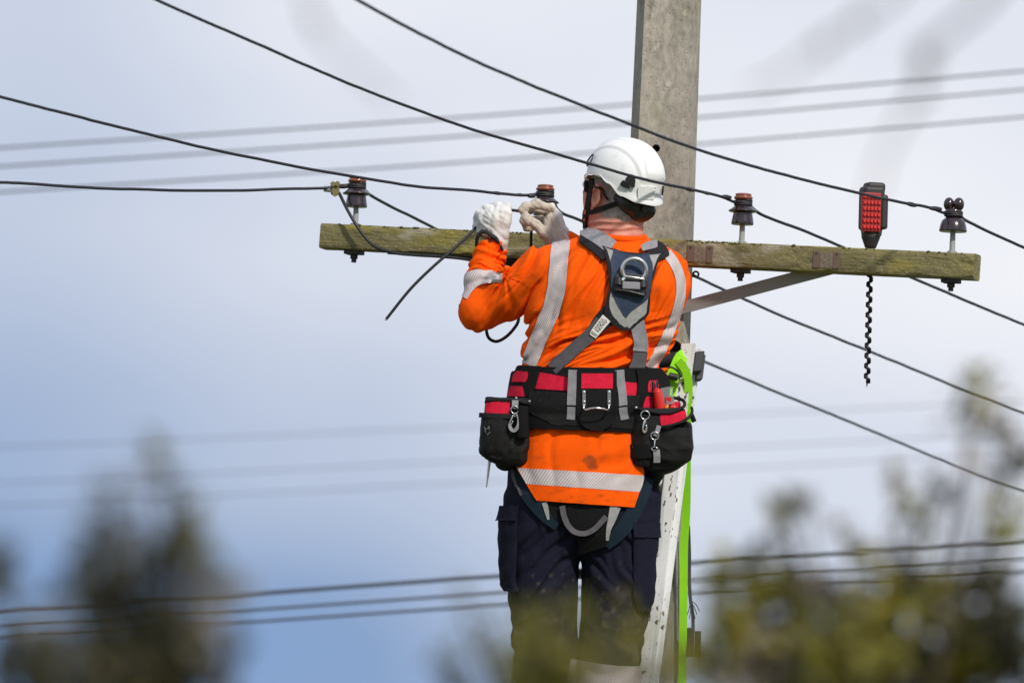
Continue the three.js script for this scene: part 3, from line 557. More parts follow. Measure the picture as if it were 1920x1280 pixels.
function shirtF(x, y, z) {
  let d = shirtCore(x, y, z);
  if (d > 0.03 || d < -0.04) return d;
  const px = 960 + x * PPM * DIST / (DIST - z), py = 640 - y * PPM * DIST / (DIST - z);
  // shoulder blades and the hollow of the spine
  d -= 0.016 * Math.exp(-(((px - 1085) / 48) ** 2 + ((py - 545) / 62) ** 2)) + 0.012 * Math.exp(-(((px - 1250) / 26) ** 2 + ((py - 540) / 50) ** 2));
  // lower back: cloth dragged into slanting rolls above the belt
  const low = sstep(575, 650, py) * sstep(1010, 1050, px);
  if (low > 0) d -= 0.031 * low * creases(x, y, z, 0.90, 0.42, 26, 3.2, 3.1) + 0.009 * low * creases(x, y, z, 0.92, 0.36, 52, 5, 8.4);
  // side of the ribs
  const rib = sstep(600, 640, py) * sstep(1050, 1000, px); if (rib > 0) d -= 0.018 * rib * creases(x, y, z, 0.75, 0.66, 30, 4, 5.5);
  // long drag lines from the armpit over the blade
  const bl = sstep(660, 590, py) * sstep(1010, 1060, px) * sstep(455, 490, py); if (bl > 0) d -= 0.0125 * bl * creases(x, y, z, 0.34, 0.94, 20, 2.0, 1.7) + 0.006 * bl * creases(x, y, z, 0.45, 0.9, 41, 4, 3.7);
  // upper arm: slanting folds; elbow: creases that fan out from the crook; forearm: rings
  const up = sstep(1035, 1000, px) * sstep(895, 930, px) * sstep(628, 612, py); if (up > 0) d -= 0.0185 * up * creases(x, y, z, 0.50, 0.86, 23, 3, 6.2) + 0.006 * up * creases(x, y, z, 0.6, 0.8, 48, 5, 2.2);
  const crk = Math.exp(-(((px - 925) / 45) ** 2 + ((py - 548) / 42) ** 2)); if (crk > 0.03) { const an = Math.atan2(py - 520, px - 948); d -= 0.010 * crk * (Math.min(1, 2.8 * Math.abs(noise(an * 3.2, 2.2, z * 8))) - 0.5); }
  const fo = sstep(545, 520, py) * sstep(960, 950, px); if (fo > 0) { const k = (x - wristL.x) * dWL.x + (y - wristL.y) * dWL.y + (z - wristL.z) * dWL.z; const w = k * 34 + 0.9 * noise(x * 16, y * 10, z * 12) + (px - 910) * 0.012; d -= 0.0165 * fo * (Math.min(1, 2.8 * Math.abs(noise(w, px * 0.014, 7.7))) - 0.5); }
  d -= 0.0016 * noise(x * 30, y * 30, z * 30) + 0.0028 * noise(x * 11, y * 11, z * 11);
  return d;
}
const hipF = slices([[672, 985, 1232, 0.266, 0.118], [720, 972, 1236, 0.268, 0.122], [790, 962, 1238, 0.272, 0.127], [850, 955, 1238, 0.278, 0.134], [910, 951, 1236, 0.284, 0.14], [960, 948, 1232, 0.29, 0.138], [1000, 950, 1228, 0.295, 0.125], [1040, 975, 1205, 0.3, 0.09]], 0.04);
const legRows = (rows) => slices(rows, 0.015);
const legL = legRows([[930, 950, 1094, 0.288, 0.115], [1000, 945, 1091, 0.295, 0.115], [1060, 945, 1086, 0.303, 0.108], [1100, 949, 1084, 0.31, 0.103], [1150, 958, 1083, 0.318, 0.097], [1210, 963, 1082, 0.33, 0.092], [1290, 972, 1080, 0.345, 0.086], [1370, 980, 1076, 0.365, 0.08], [1460, 985, 1072, 0.39, 0.075], [1545, 988, 1068, 0.41, 0.072]]);
const legR = legRows([[930, 1086, 1235, 0.288, 0.115], [1000, 1089, 1229, 0.295, 0.115], [1060, 1090, 1224, 0.303, 0.108], [1100, 1090, 1222, 0.31, 0.103], [1150, 1089, 1217, 0.318, 0.097], [1210, 1083, 1207, 0.33, 0.092], [1290, 1079, 1198, 0.345, 0.086], [1370, 1080, 1190, 0.365, 0.08], [1460, 1082, 1180, 0.39, 0.075], [1545, 1086, 1172, 0.41, 0.072]]);
function trouserCore(x, y, z) {
  const l = legL(x, y, z), r = legR(x, y, z); return smin(hipF(x, y, z), Math.min(l, r), 0.035);
}
function trouserF(x, y, z) {
  let d = trouserCore(x, y, z); if (d > 0.03 || d < -0.04) return d;
  const px = 960 + x * PPM * DIST / (DIST - z), py = 640 - y * PPM * DIST / (DIST - z);
  // drag lines towards the crotch, bagging at the knee
  const cr = sstep(960, 1010, py) * sstep(1190, 1100, py) * sstep(4, 26, Math.abs(px - 1087)), sgn = px < 1087 ? 1 : -1;
  d -= 0.012 * cr * creases(x, y, z, 0.6 * sgn, 0.8, 20, 3, 2.2);
  const kn = sstep(1120, 1180, py) * sstep(4, 26, Math.abs(px - 1087)); d -= 0.011 * kn * creases(x, y, z, 0.9, 0.3 * sgn, 17, 4, 9.1);
  d -= 0.004 * folds(x, y, z, 0.15, 1, 15, 2, 4.4) * sstep(900, 990, py);
  d -= 0.002 * noise(x * 26, y * 26, z * 26);
  return d;
}
const bothF = (x, y, z) => Math.min(shirtF(x, y, z), trouserF(x, y, z));
const bothSmooth = (x, y, z) => smin(shirtCore(x, y, z), trouserCore(x, y, z), 0.02);

// head
const HC = V(1153, 352, 0.215), PH = 46 * Math.PI / 180, PI_ = 12 * Math.PI / 180;
const hF = V3(-Math.sin(PH) * Math.cos(PI_), Math.sin(PI_), -Math.cos(PH) * Math.cos(PI_)).normalize(), hL = V3(-Math.cos(PH), 0, Math.sin(PH)), hU = hF.clone().cross(hL).normalize();
const HP = (f, l, u) => HC.clone().addScaledVector(hF, f).addScaledVector(hL, l).addScaledVector(hU, u);
const headLocal = (x, y, z) => { const a = x - HC.x, b = y - HC.y, c = z - HC.z; return [a * hF.x + b * hF.y + c * hF.z, a * hL.x + b * hL.y + c * hL.z, a * hU.x + b * hU.y + c * hU.z]; };
const lo3 = (f) => (x, y, z) => f(...headLocal(x, y, z));
const E = (f, l, u, a, b, c) => ellipsoid(V3(f, l, u), a, b, c);
const cranium = E(-0.008, 0, 0.025, 0.092, 0.072, 0.088), faceB = E(0.045, 0, -0.035, 0.05, 0.056, 0.075), jaw = cone(V3(0.055, 0, -0.098), V3(-0.005, 0.045, -0.055), 0.022, 0.026), jaw2 = cone(V3(0.055, 0, -0.098), V3(-0.005, -0.045, -0.055), 0.022, 0.026);
const nose = cone(V3(0.090, 0, 0.0), V3(0.106, 0, -0.034), 0.008, 0.012), brow = cone(V3(0.084, 0.03, 0.012), V3(0.084, -0.03, 0.012), 0.011, 0.011), chin = E(0.072, 0, -0.105, 0.018, 0.02, 0.016), nape = E(-0.055, 0, -0.06, 0.045, 0.055, 0.06);
const neckLow = V(1160, 452, 0.24), neckTop = HP(-0.03, 0, -0.055), neckC = cone(neckTop, neckLow, 0.062, 0.071), neckC2 = cone(HP(0.0, 0.0, -0.07), V(1140, 455, 0.215), 0.055, 0.064);
const earC = V3(-0.006, 0.076, -0.022);
function ear(f, l, u) {
  const a = f - earC.x + 0.3 * (l - earC.y), b = u - earC.y * 0 - earC.z, c = l - earC.y - 0.25 * -(f - earC.x);
  const rim = Math.abs(hyp(a / 0.62, b) - 0.026) , disk = hyp(a / 0.62, b) - 0.028;
  let d = hyp(Math.max(rim - 0.0035, 0), c - 0.006) - 0.0045;
  d = smin(d, hyp(Math.max(disk + 0.006, 0), c) - 0.0035, 0.006);
  d = smin(d, hyp(a - 0.004, b + 0.03, c) - 0.008, 0.008);
  return d;
}
function headF(x, y, z) {
  const [f, l, u] = headLocal(x, y, z);
  let d = smin(cranium(f, l, u), faceB(f, l, u), 0.04); d = smin(d, jaw(f, l, u), 0.03); d = smin(d, jaw2(f, l, u), 0.03); d = smin(d, chin(f, l, u), 0.02); d = smin(d, nape(f, l, u), 0.04);
  if (f > 0.05) { d = smin(d, nose(f, l, u), 0.012); d = smin(d, brow(f, l, u), 0.015); for (const s of [-1, 1]) d = smax(d, -(hyp(f - 0.098, l - s * 0.03, u + 0.006) - 0.017), 0.012); d = smax(d, -(hyp((f - 0.1) * 1.2, l * 0.35, (u + 0.068) * 2.2) - 0.010), 0.006); }
  let n = smin(neckC(x, y, z), neckC2(x, y, z), 0.03);
  // creases across the nape
  const px = 960 + x * PPM * DIST / (DIST - z), py = 640 - y * PPM * DIST / (DIST - z);
  if (Math.abs(n) < 0.02 || Math.abs(d) < 0.02) { const k = Math.exp(-(((py - 420) / 20) ** 2)), w = py + 0.06 * (px - 1150) + 5 * noise(px * 0.02, 3, 1); n -= 0.0028 * k * (Math.cos(w * 2 * Math.PI / 13) * 0.6 - 0.6 + 1.2 * (1 - Math.abs(Math.sin(w * Math.PI / 13)) ** 0.35)); }
  d = smin(d, n, 0.035);
  d = smin(d, ear(f, l, u), 0.006);
  d = smin(d, ear(f, -l, u), 0.006);
  return d;
}

// ---------------------------------------------------------------- materials
const weave = tex(256, 256, (u, v, i, j) => grey(0.5 + 0.25 * Math.sin(i * Math.PI / 2) * Math.sin(j * Math.PI / 2) + 0.5 * tfbm(u, v, 12, 3)), { srgb: false, rx: 9, ry: 9 });
const vc = { vertexColors: true };
const matOrange = C(1, 1, 1, 0.9, { ...vc, bumpMap: weave, bumpScale: 0.0012 });
const matNavy = C(1, 1, 1, 0.95, { ...vc, bumpMap: weave, bumpScale: 0.0015 });
const matSkin = P(1, 1, 1, 0.55, { ...vc, sheen: 0.1 });
const ORANGE = [0.90, 0.098, 0.001];
const shirtColour = (x, y, z) => {
  const a = 1 + 0.05 * fbm(x * 14, y * 14, z * 14, 3); let c = ORANGE.map((q) => q * a);
  const dirt = sstep(0.22, 0.42, fbm(x * 16 + 5, y * 16, z * 16, 4)) * 0.22; return c.map((q, n) => mix(q, [0.30, 0.07, 0.02][n], dirt));
};
const skinColour = (x, y, z) => {
  const [f, l, u] = headLocal(x, y, z), a = fbm(x * 60, y * 60, z * 60, 3), red = sstep(0.0, 0.3, fbm(x * 22 + 4, y * 22, z * 22, 3));
  let c = [0.55 + 0.12 * a, 0.215 + 0.08 * a, 0.145 + 0.06 * a]; c = c.map((q, n) => mix(q, [0.50, 0.135, 0.095][n], red * 0.7));
  // cropped grey hair, thinning out at its edge
  const nb = 0.012 * noise(x * 60, y * 60, z * 60) + 0.012 * noise(x * 210, y * 120, z * 210);
  const e1 = Math.min(0.035 - Math.max(0, -u - 0.02) * 0.9 + nb - f, u + 0.075 - (f > -0.03 ? 0.05 + (f + 0.03) * 0.3 : 0) + nb), e2 = u - 0.055, hair = sstep(-0.010, 0.008, Math.max(e1, e2));
  const inEar = Math.abs(hyp(f - earC.x, u - earC.z)) < 0.036 && Math.abs(l) > 0.068;
  if (hair > 0 && !inEar) { const k = noise(x * 320, y * 90, z * 320) * 0.10 + noise(x * 120, y * 60, z * 120) * 0.08; return c.map((q, n) => mix(q, [0.25, 0.205, 0.18][n] + k, hair)); }
  return c;
};
const navyColour = (x, y, z) => {
  const px = 960 + x * PPM * DIST / (DIST - z), py = 640 - y * PPM * DIST / (DIST - z), a = 1 + 0.25 * fbm(x * 30, y * 30, z * 30, 3);
  let c = [0.0105 * a, 0.011 * a, 0.0225 * a];
  // dried mud and dust on the seat and knees
  const d1 = sstep(0.02, 0.34, fbm(x * 20, y * 20, z * 20 + 4, 5)) * sstep(1080, 1180, py) * 0.7 + sstep(0.22, 0.34, fbm(x * 60, y * 60, z * 60, 3)) * sstep(1020, 1140, py) * 0.6;
  return c.map((q, n) => mix(q, [0.12, 0.10, 0.07][n], clamp(d1)));
};
const stripes = tex(128, 128, (u, v) => { const t = ((u + v) * 8) % 1, a = 0.56 + 0.10 * tfbm(u, v, 6, 3); const l = sstep(0.36, 0.42, t) * sstep(0.70, 0.64, t); return [mix(a, a * 0.55, l), mix(a * 0.90, a * 0.38, l), mix(a * 0.885, a * 0.36, l)]; });
const tapeTex = (r) => { const t = stripes.clone(); t.repeat.set(r, r); t.needsUpdate = true; return t; };
const matTape = P(1, 1, 1, 0.6, { map: tapeTex(1 / 0.085), specularIntensity: 0.6 });
const matTapeTail = P(1, 1, 1, 0.6, { map: tapeTex(1 / 0.07), specularIntensity: 0.6 });

// ---------------------------------------------------------------- ladder leaning on the pole
const ladA = V(1297, 651, 0.005), ladDir = V(1216, 1280, 0.262).sub(ladA).normalize();
const ladSide = V3(-0.972, 0, 0.1).addScaledVector(UPV, -V3(-0.972, 0, 0.1).dot(UPV)).normalize();
const LADW = 0.36;
const ladT = (() => { const a = ladA.clone().applyMatrix4(TO_WORLD), d = ladDir.clone().transformDirection(TO_WORLD); return -a.y / d.y; })();
const rung = (t) => ladA.clone().addScaledVector(ladDir, t).addScaledVector(ladSide, LADW / 2);
const STEP = 0.28, footT = (1545 - 651) / 650 * 1.045 + 0.09, rung0 = footT % STEP;
const ladder = thing('ladder', rung(ladT).applyMatrix4(TO_WORLD), 'chipped white painted ladder leaning on the pole in front of the worker', 'ladder');
{
  const paint = tex(512, 1024, (u, v, i, j) => {
    const a = 0.74 + 0.10 * tfbm(u, v, 4, 4), chip = sstep(0.2, 0.24, tfbm(u, v, 44, 4, 6) + 0.35 * tfbm(u, v, 5, 3, 1)), st = sstep(0.1, 0.4, noise(u * 40, v * 3, 2)) * 0.25, gr = sstep(0.12, 0.35, tfbm(u, v, 7, 4, 12)) * 0.35;
    let c = [a, a, a * 0.985].map((q) => q * (1 - st)); c = c.map((q, n) => mix(q, [0.40, 0.40, 0.41][n], gr)); return c.map((q, n) => mix(q, [0.09, 0.08, 0.065][n], chip));
  });
  const mRail = M(1, 1, 1, 0.6, { map: paint });
  const z = ladDir.clone().negate().cross(ladSide).normalize();   // towards the viewer
  if (z.z < 0) z.negate();
  const shape = new THREE.Shape(); [[-0.018, -0.034], [0.018, -0.034], [0.018, -0.026], [-0.009, -0.026], [-0.009, 0.026], [0.018, 0.026], [0.018, 0.034], [-0.018, 0.034]].forEach(([x, y], i) => i ? shape.lineTo(x, y) : shape.moveTo(x, y));
  const up = ladDir.clone().negate();
  for (const [k, s] of [[0, 1], [1, -1]]) {
    const g = new THREE.ExtrudeGeometry(shape, { depth: ladT, bevelEnabled: true, bevelSize: 0.002, bevelThickness: 0.002, bevelSegments: 2, steps: 1 });
    // channel open to the outside, turned a little so both faces show
    const X = ladSide.clone().multiplyScalar(s).negate().applyAxisAngle(ladDir, 0.42 * s), Y = ladDir.clone().cross(X);
    const m = new THREE.Matrix4().makeBasis(X, Y, ladDir).setPosition(ladA.clone().addScaledVector(ladSide, k * LADW));
    const uvs = g.attributes.uv; for (let i = 0; i < uvs.count; i++) uvs.setXY(i, uvs.getX(i) * 2, uvs.getY(i) * 1.1);
    vpart('rail', g.applyMatrix4(m), mRail, ladder);
  }
  for (let t = rung0; t < ladT; t += STEP) {
    const a = rung(t).addScaledVector(ladSide, -LADW / 2 + 0.01), b = rung(t).addScaledVector(ladSide, LADW / 2 - 0.01);
    vpart('rung', limb([a, a.clone().lerp(b, 0.5), b], 0.015, 4, 12), mRail, ladder);
  }
  const capAt = V(1311, 683, 0.012);
  vpart('end_cap', place(box(0.03, 0.062, 0.04, 0.005), V(1308, 680, 0.02), V3(0.97, 0.1, -0.2).normalize(), up, V3(0.97, 0.1, -0.2).normalize().cross(up).normalize()), M(0.03, 0.03, 0.032, 0.7), ladder, 'black rubber bumper on the rail top');
  vpart('end_cap_rib', place(box(0.02, 0.075, 0.03, 0.004), V(1313, 690, 0.01), V3(0.97, 0.1, -0.2).normalize(), up, V3(0.97, 0.1, -0.2).normalize().cross(up).normalize()), M(0.06, 0.06, 0.065, 0.8), ladder);
  // dark padded cradle that takes the pole
  vpart('pole_cradle', limb([V(1300, 668, -0.005), V(1275, 672, -0.03), V(1235, 676, -0.045), V(1180, 676, -0.045), V(1120, 672, -0.02), V(1080, 668, 0.01)], 0.021, 40, 12), M(0.02, 0.021, 0.024, 0.8), ladder);
}
// green lashing strap with its buckle
{
  const mGreen = C(0.27, 0.68, 0.02, 0.7, { bumpMap: weave, bumpScale: 0.001 });
  const t = thing('lashing_strap', Wd(1283, 1240, 0.03), 'bright green webbing strap hanging beside the ladder rail', 'strap');
  const ribbon = (pts, w, th, nrm) => { const c = new THREE.CatmullRomCurve3(pts, false, 'centripetal'), n = 60, pos = [], idx = [];
    for (let i = 0; i <= n; i++) { const p = c.getPointAt(i / n), d = c.getTangentAt(i / n), N = (typeof nrm === 'function' ? nrm(i / n) : nrm).clone(); N.addScaledVector(d, -N.dot(d)).normalize(); const S = d.clone().cross(N); for (const [a, b] of [[-1, 1], [1, 1], [1, -1], [-1, -1]]) pos.push(p.x + S.x * a * w / 2 + N.x * b * th / 2, p.y + S.y * a * w / 2 + N.y * b * th / 2, p.z + S.z * a * w / 2 + N.z * b * th / 2); }
    for (let i = 0; i < n; i++) for (let k = 0; k < 4; k++) { const a = i * 4 + k, b = i * 4 + (k + 1) % 4; idx.push(a, b, a + 4, b, b + 4, a + 4); } idx.push(0, 2, 1, 0, 3, 2, n * 4, n * 4 + 1, n * 4 + 2, n * 4, n * 4 + 2, n * 4 + 3);
    let g = new THREE.BufferGeometry(); g.setAttribute('position', new THREE.Float32BufferAttribute(pos, 3)); g.setIndex(idx); g = g.toNonIndexed(); g.computeVertexNormals(); const uv = new Float32Array(g.attributes.position.count * 2); for (let i = 0; i < uv.length / 2; i++) { uv[i * 2] = g.attributes.position.getX(i); uv[i * 2 + 1] = g.attributes.position.getY(i); } g.setAttribute('uv', new THREE.BufferAttribute(uv, 2)); return g; };
  globalThis.ribbonOf = ribbon;
  vpart('webbing', ribbon([V(1272, 676, 0.07), V(1285, 692, 0.078), V(1291, 715, 0.08), V(1289, 770, 0.075), V(1288, 880, 0.05), V(1287, 960, 0.03), V(1283, 1020, 0.02), V(1282, 1120, 0.01), V(1280, 1230, 0.0), V(1277, 1420, -0.01)], 0.0235, 0.0025, (u) => V3(mix(-0.15, 0.3, sstep(0.3, 0.8, u)), 0, 1)), mGreen, t);
  vpart('folded_end', ribbon([V(1281, 668, 0.05), V(1268, 695, 0.066), V(1257, 722, 0.075), V(1250, 745, 0.085)], 0.045, 0.003, V3(0.3, 0.2, 1)), mGreen, t);
  vpart('upper_fold', ribbon([V(1288, 661, 0.03), V(1275, 672, 0.056), V(1267, 690, 0.068)], 0.034, 0.003, V3(0.1, 0.2, 1)), mGreen, t);
  const b = thing('strap_buckle', Wd(1262, 708, 0.09), 'black ratchet buckle on the green strap', 'buckle');
  vpart('barrel', place(new THREE.CylinderGeometry(0.0105, 0.0105, 0.026, 18).rotateZ(1.35), V(1263, 706, 0.092)), M(0.015, 0.015, 0.016, 0.5), b);
  vpart('axle', place(new THREE.CylinderGeometry(0.005, 0.005, 0.062, 12).rotateZ(1.35), V(1261, 705, 0.09)), M(0.25, 0.42, 0.05, 0.5), b);
  for (const [x, y] of [[1241, 700], [1274, 716]]) vpart('hook_plate', place(box(0.006, 0.026, 0.016, 0.002).rotateZ(-0.35), V(x, y, 0.095)), matSteel, b);
  vpart('spring_arc', limb([V(1246, 694, 0.1), V(1258, 688, 0.104), V(1272, 697, 0.1), V(1278, 708, 0.095)], 0.003, 20, 8), M(0.02, 0.02, 0.02, 0.5), b);
  // frayed dark webbing tail and the buckle hanging behind the strap
  const d = thing('webbing_tail', Wd(1297, 1150, 0), 'frayed dark webbing tail hanging beside the green strap', 'strap');
  vpart('tail', ribbon([V(1291, 985, 0.0), V(1293, 1040, -0.004), V(1293, 1090, -0.005), V(1295, 1125, -0.006), V(1299, 1150, -0.006), V(1300, 1185, -0.006)], 0.010, 0.002, V3(0.4, 0, 1)), M(0.035, 0.033, 0.045, 0.9), d);
  for (const [x, y] of [[1288, 1155], [1293, 1160], [1307, 1152], [1312, 1146], [1304, 1160]]) vpart('frayed_thread', limb([V(1295, 1126, -0.006), V((x + 1297) / 2, y - 14, -0.003), V(x, y, 0)], 0.0013, 8, 5), M(0.06, 0.06, 0.06, 0.9), d);
  const e = thing('hanging_buckle', Wd(1301, 1225, -0.006), 'dark metal buckle block at the end of the frayed tail', 'buckle');
  vpart('plate', place(box(0.026, 0.085, 0.012, 0.003), V(1294, 1204, -0.006)), M(0.04, 0.038, 0.035, 0.6), e);
  vpart('side_plate', place(box(0.018, 0.078, 0.016, 0.003), V(1309, 1208, -0.008)), M(0.03, 0.028, 0.026, 0.6), e);
}

// ---------------------------------------------------------------- the worker
const footL = V(1010, 1600, 0.42), footR = V(1130, 1600, 0.42);
const person = thing('person', V(1075, 1612, 0.42).applyMatrix4(TO_WORLD), 'lineworker in orange shirt and navy trousers seen from behind, reaching to a wire', 'person');
{
  // body: one skin, mostly under the clothes
  const under = (x, y, z) => {
    let d = torsoF(x, y, z); d = smin(d, upArmL(x, y, z), 0.04); d = smin(d, upArmR(x, y, z), 0.04); d = smin(d, foArmR(x, y, z), 0.03);
    d = smin(d, trouserCore(x, y, z), 0.02) + 0.02;
    const w = cone(elbowL, V(921, 436, 0.066), 0.020, 0.021); d = smin(d, w(x, y, z), 0.02); d = smin(d, cone(elbowR, V(1050, 440, 0.03), 0.034, 0.026)(x, y, z), 0.02);
    d = smin(d, cone(V(1040, 1480, 0.4), footL, 0.045, 0.036)(x, y, z), 0.02); d = smin(d, cone(V(1120, 1480, 0.4), footR, 0.045, 0.036)(x, y, z), 0.02);
    return smin(d, smin(neckC(x, y, z), neckC2(x, y, z), 0.03) + 0.006, 0.02);
  };
  const b = surface(under, V(855, 1640, -0.1).setZ(-0.1), V(1310, 395, 0.5).setZ(0.5), 0.014, skinColour);
  const h = surface(headF, V3(HC.x - 0.15, V(0, 470, 0.24).y, HC.z - 0.15), V3(HC.x + 0.14, HC.y + 0.14, HC.z + 0.13), 0.0032, skinColour);
  const g = mergeGeometries([b, h]);
  vpart('body', g, matSkin, person);
  for (const s of [-1, 1]) vpart('eye', new THREE.SphereGeometry(0.0125, 16, 12).translate(...HP(0.083, s * 0.03, -0.006).toArray()), M(0.75, 0.73, 0.7, 0.2), person);

  vpart('shirt', surface(shirtF, V3(V(850, 0, 0.2).x, V(0, 770, 0.25).y, -0.09), V3(V(1310, 0, 0.2).x, V(0, 415, 0.25).y, 0.46), 0.0042, shirtColour), matOrange, person);
  // stand-up collar round the neck
  const ring = []; for (let i = 0; i < 24; i++) { const a = i / 24 * Math.PI * 2; ring.push(V(1153 + 55 * Math.cos(a), 441 + 5 * Math.cos(a) + 7 * Math.sin(a), 0.232).add(V3(0, 0, 0.083 * Math.sin(a)))); }
  const collarG = limb([...ring, ring[0]], 0.0105, 120, 10); collarG.setAttribute('color', new THREE.Float32BufferAttribute(Array(collarG.attributes.position.count).fill(ORANGE).flat(), 3));
  vpart('collar', collarG, matOrange, person);
  const tr = trouserF;
  vpart('trousers', surface(tr, V3(V(930, 0, 0.3).x, V(0, 1556, 0.4).y, 0.1), V3(V(1255, 0, 0.3).x, V(0, 660, 0.28).y, 0.52), 0.006, navyColour), matNavy, person);
  for (const [f, s] of [[footL, -1], [footR, 1]]) {
    const heel = f.clone(), toe = f.clone().add(V3(0.012 * s, 0.01, -0.19)), boot = (x, y, z) => { let d = cone(f.clone().add(V3(0, 0.09, 0)), heel, 0.05, 0.042)(x, y, z); d = smin(d, cone(heel, toe, 0.042, 0.038)(x, y, z), 0.03); return smax(d, f.y - 0.028 - y, 0.006); };
    vpart('boot', surface(boot, f.clone().add(V3(-0.08, -0.06, -0.26)), f.clone().add(V3(0.08, 0.16, 0.08)), 0.008), M(0.06, 0.045, 0.03, 0.7), person);
  }
  // back tail of the shirt hanging below the belt
  const tailColour = (px, py) => {
    const a = 1 + 0.05 * fbm(px * 0.03, py * 0.03, 1, 3); let c = ORANGE.map((q) => q * a);
    const blot = sstep(0.35, 0.75, Math.exp(-(((px - 1106) / 16) ** 2 + ((py - 862) / 9) ** 2)) + Math.exp(-(((px - 1112) / 12) ** 2 + ((py - 876) / 6) ** 2)) + 0.5 * fbm(px * 0.09, py * 0.09, 3, 4));
    const smear = sstep(0.12, 0.42, fbm(px * 0.035 + 3, py * 0.06, 8, 4)) * 0.3 + sstep(0.1, 0.35, fbm(px * 0.05, py * 0.12, 2, 4)) * 0.45 * sstep(912, 925, py);
    return c.map((q, n) => mix(q, [0.16, 0.045, 0.012][n], clamp(blot * 0.7 + smear)));
  };
  const tailF = (x, y, z) => { const px = 960 + x * PPM * DIST / (DIST - z), py = 640 - y * PPM * DIST / (DIST - z); return hipF(x, y, z) - 0.021 * mix(0.35, 1, sstep(790, 850, py)) - 0.012 * creases(x, y, z, 0.62, 0.5, 15, 2.4, 6.6) * sstep(975, 830, py) - 0.006 * creases(x, y, z, 0.25, 1, 13, 2, 1.2); };
  vpart('shirt_tail', panel(tailF, [[780, 986, 1192], [815, 984, 1192], [850, 977, 1198], [875, 970, 1207, 886], [905, 986, 1201, 915], [938, 1006, 1189, 951]], 64, 56, { off: 0.001, th: 0.002, colour: tailColour, smooth: 2 }), matOrange, person);
  vpart('reflective_tape', panel(tailF, [[877, 971, 1207, 891], [892, 979, 1205, 906], [907, 987, 1199, 922]], 60, 8, { off: 0.0032, th: 0.0008, smooth: 2 }), matTapeTail, person);
  // reflective tape over shoulders and arm
  vpart('reflective_tape', strap(shirtF, [[1053, 450, 34], [1050, 475, 34], [1047, 510, 34], [1043, 545, 34], [1034, 580, 33], [1021, 612, 32], [1010, 638, 30], [1000, 662, 30], [992, 684, 30]], 33, { off: 0.0022, th: 0.0008, n: 70, across: 10, smooth: 1 }), matTape, person);
  vpart('reflective_tape', strap(shirtF, [[1250, 474, 17], [1264, 495, 18], [1274, 520, 18], [1276, 548, 18], [1268, 585, 18], [1257, 615, 19], [1245, 642, 20], [1233, 666, 20], [1218, 690, 20]], 18, { off: 0.0022, th: 0.0008, n: 60, across: 8, smooth: 1 }), matTape, person);
  vpart('reflective_tape', strap(shirtF, [[861, 552, 36], [872, 535, 36], [888, 524, 32], [908, 519, 26], [926, 519, 20], [942, 522, 15]], 30, { off: 0.0022, th: 0.0008, n: 30, across: 10, zs: [0.5, -0.1], smooth: 2 }), matTape, person);
  vpart('reflective_tape', strap(trouserF, [[1066, 1256, 44], [1100, 1262, 44], [1140, 1268, 44], [1180, 1271, 44], [1212, 1270, 44]], 44, { off: 0.001, th: 0.001, n: 30, across: 8 }), matTape, person);
  // cargo pockets
  const navyFlat = (px, py) => { const a = 1 + 0.3 * fbm(px * 0.05, py * 0.05, 2, 3); return [0.0105 * a, 0.011 * a, 0.0225 * a]; };
  const pocketF = (x, y, z) => trouserCore(x, y, z) - 0.006;
  for (const rows of [[[958, 938, 971], [1000, 936, 970], [1050, 936, 969], [1090, 940, 968], [1108, 948, 974]], [[985, 1188, 1236], [1030, 1187, 1231], [1080, 1187, 1228], [1120, 1188, 1225], [1146, 1196, 1218]]]) {
    vpart('cargo_pocket', panel(pocketF, rows, 12, 24, { off: (u, v) => 0.001 + 0.008 * Math.sin(Math.PI * clamp(u)) ** 0.5 * sstep(0, 0.25, v) + 0.004 * noise(u * 4, v * 7, 2), th: 0.004, colour: navyFlat }), matNavy, person);
  }
  for (const rows of [[[948, 940, 974], [970, 938, 973], [976, 937, 973]], [[980, 1186, 1235], [1000, 1186, 1233], [1006, 1186, 1232]]]) vpart('pocket_flap', panel(pocketF, rows, 12, 8, { off: (u, v) => 0.004 + 0.007 * v + 0.003 * noise(u * 5, v * 3, 1), th: 0.003, colour: navyFlat }), matNavy, person);

  // gloves
  const leather = tex(256, 256, (u, v) => grey(0.5 + 0.7 * tfbm(u, v, 6, 4)), { srgb: false, rx: 10, ry: 10 });
  const matGlove = C(1, 1, 1, 0.75, { ...vc, bumpMap: leather, bumpScale: 0.004 });
  const finger = (pts, r) => { const c = []; for (let i = 0; i + 1 < pts.length; i++) c.push(cone(pts[i], pts[i + 1], mix(r * 1.06, r * 0.86, i / (pts.length - 1)), mix(r * 1.06, r * 0.86, (i + 1) / (pts.length - 1)))); return (x, y, z) => { let d = 1; for (const k of c) d = smin(d, k(x, y, z), 0.004); return d; }; };
  const wrinkle = (x, y, z, s) => 0.0042 * creases(x, y, z, 0.25 + 0.3 * Math.sin(s), 1, 30, 9, s) + 0.0020 * creases(x, y, z, -0.7, 0.7, 46, 14, s * 2) + 0.003 * noise(x * 22, y * 22, z * 22 + s);
  // near hand: back of the glove to the camera, fist closed on the cable
  const near = [finger([V(951, 400, 0.085), V(950, 389, 0.06), V(941, 392, 0.03), V(932, 404, 0.03)], 0.0145), finger([V(937, 396, 0.09), V(933, 386, 0.062), V(924, 390, 0.03), V(916, 403, 0.03)], 0.0148), finger([V(921, 398, 0.088), V(914, 392, 0.062), V(905, 399, 0.035), V(901, 410, 0.035)], 0.0145), finger([V(908, 406, 0.082), V(901, 402, 0.06), V(897, 411, 0.045), V(899, 421, 0.05)], 0.0135)];
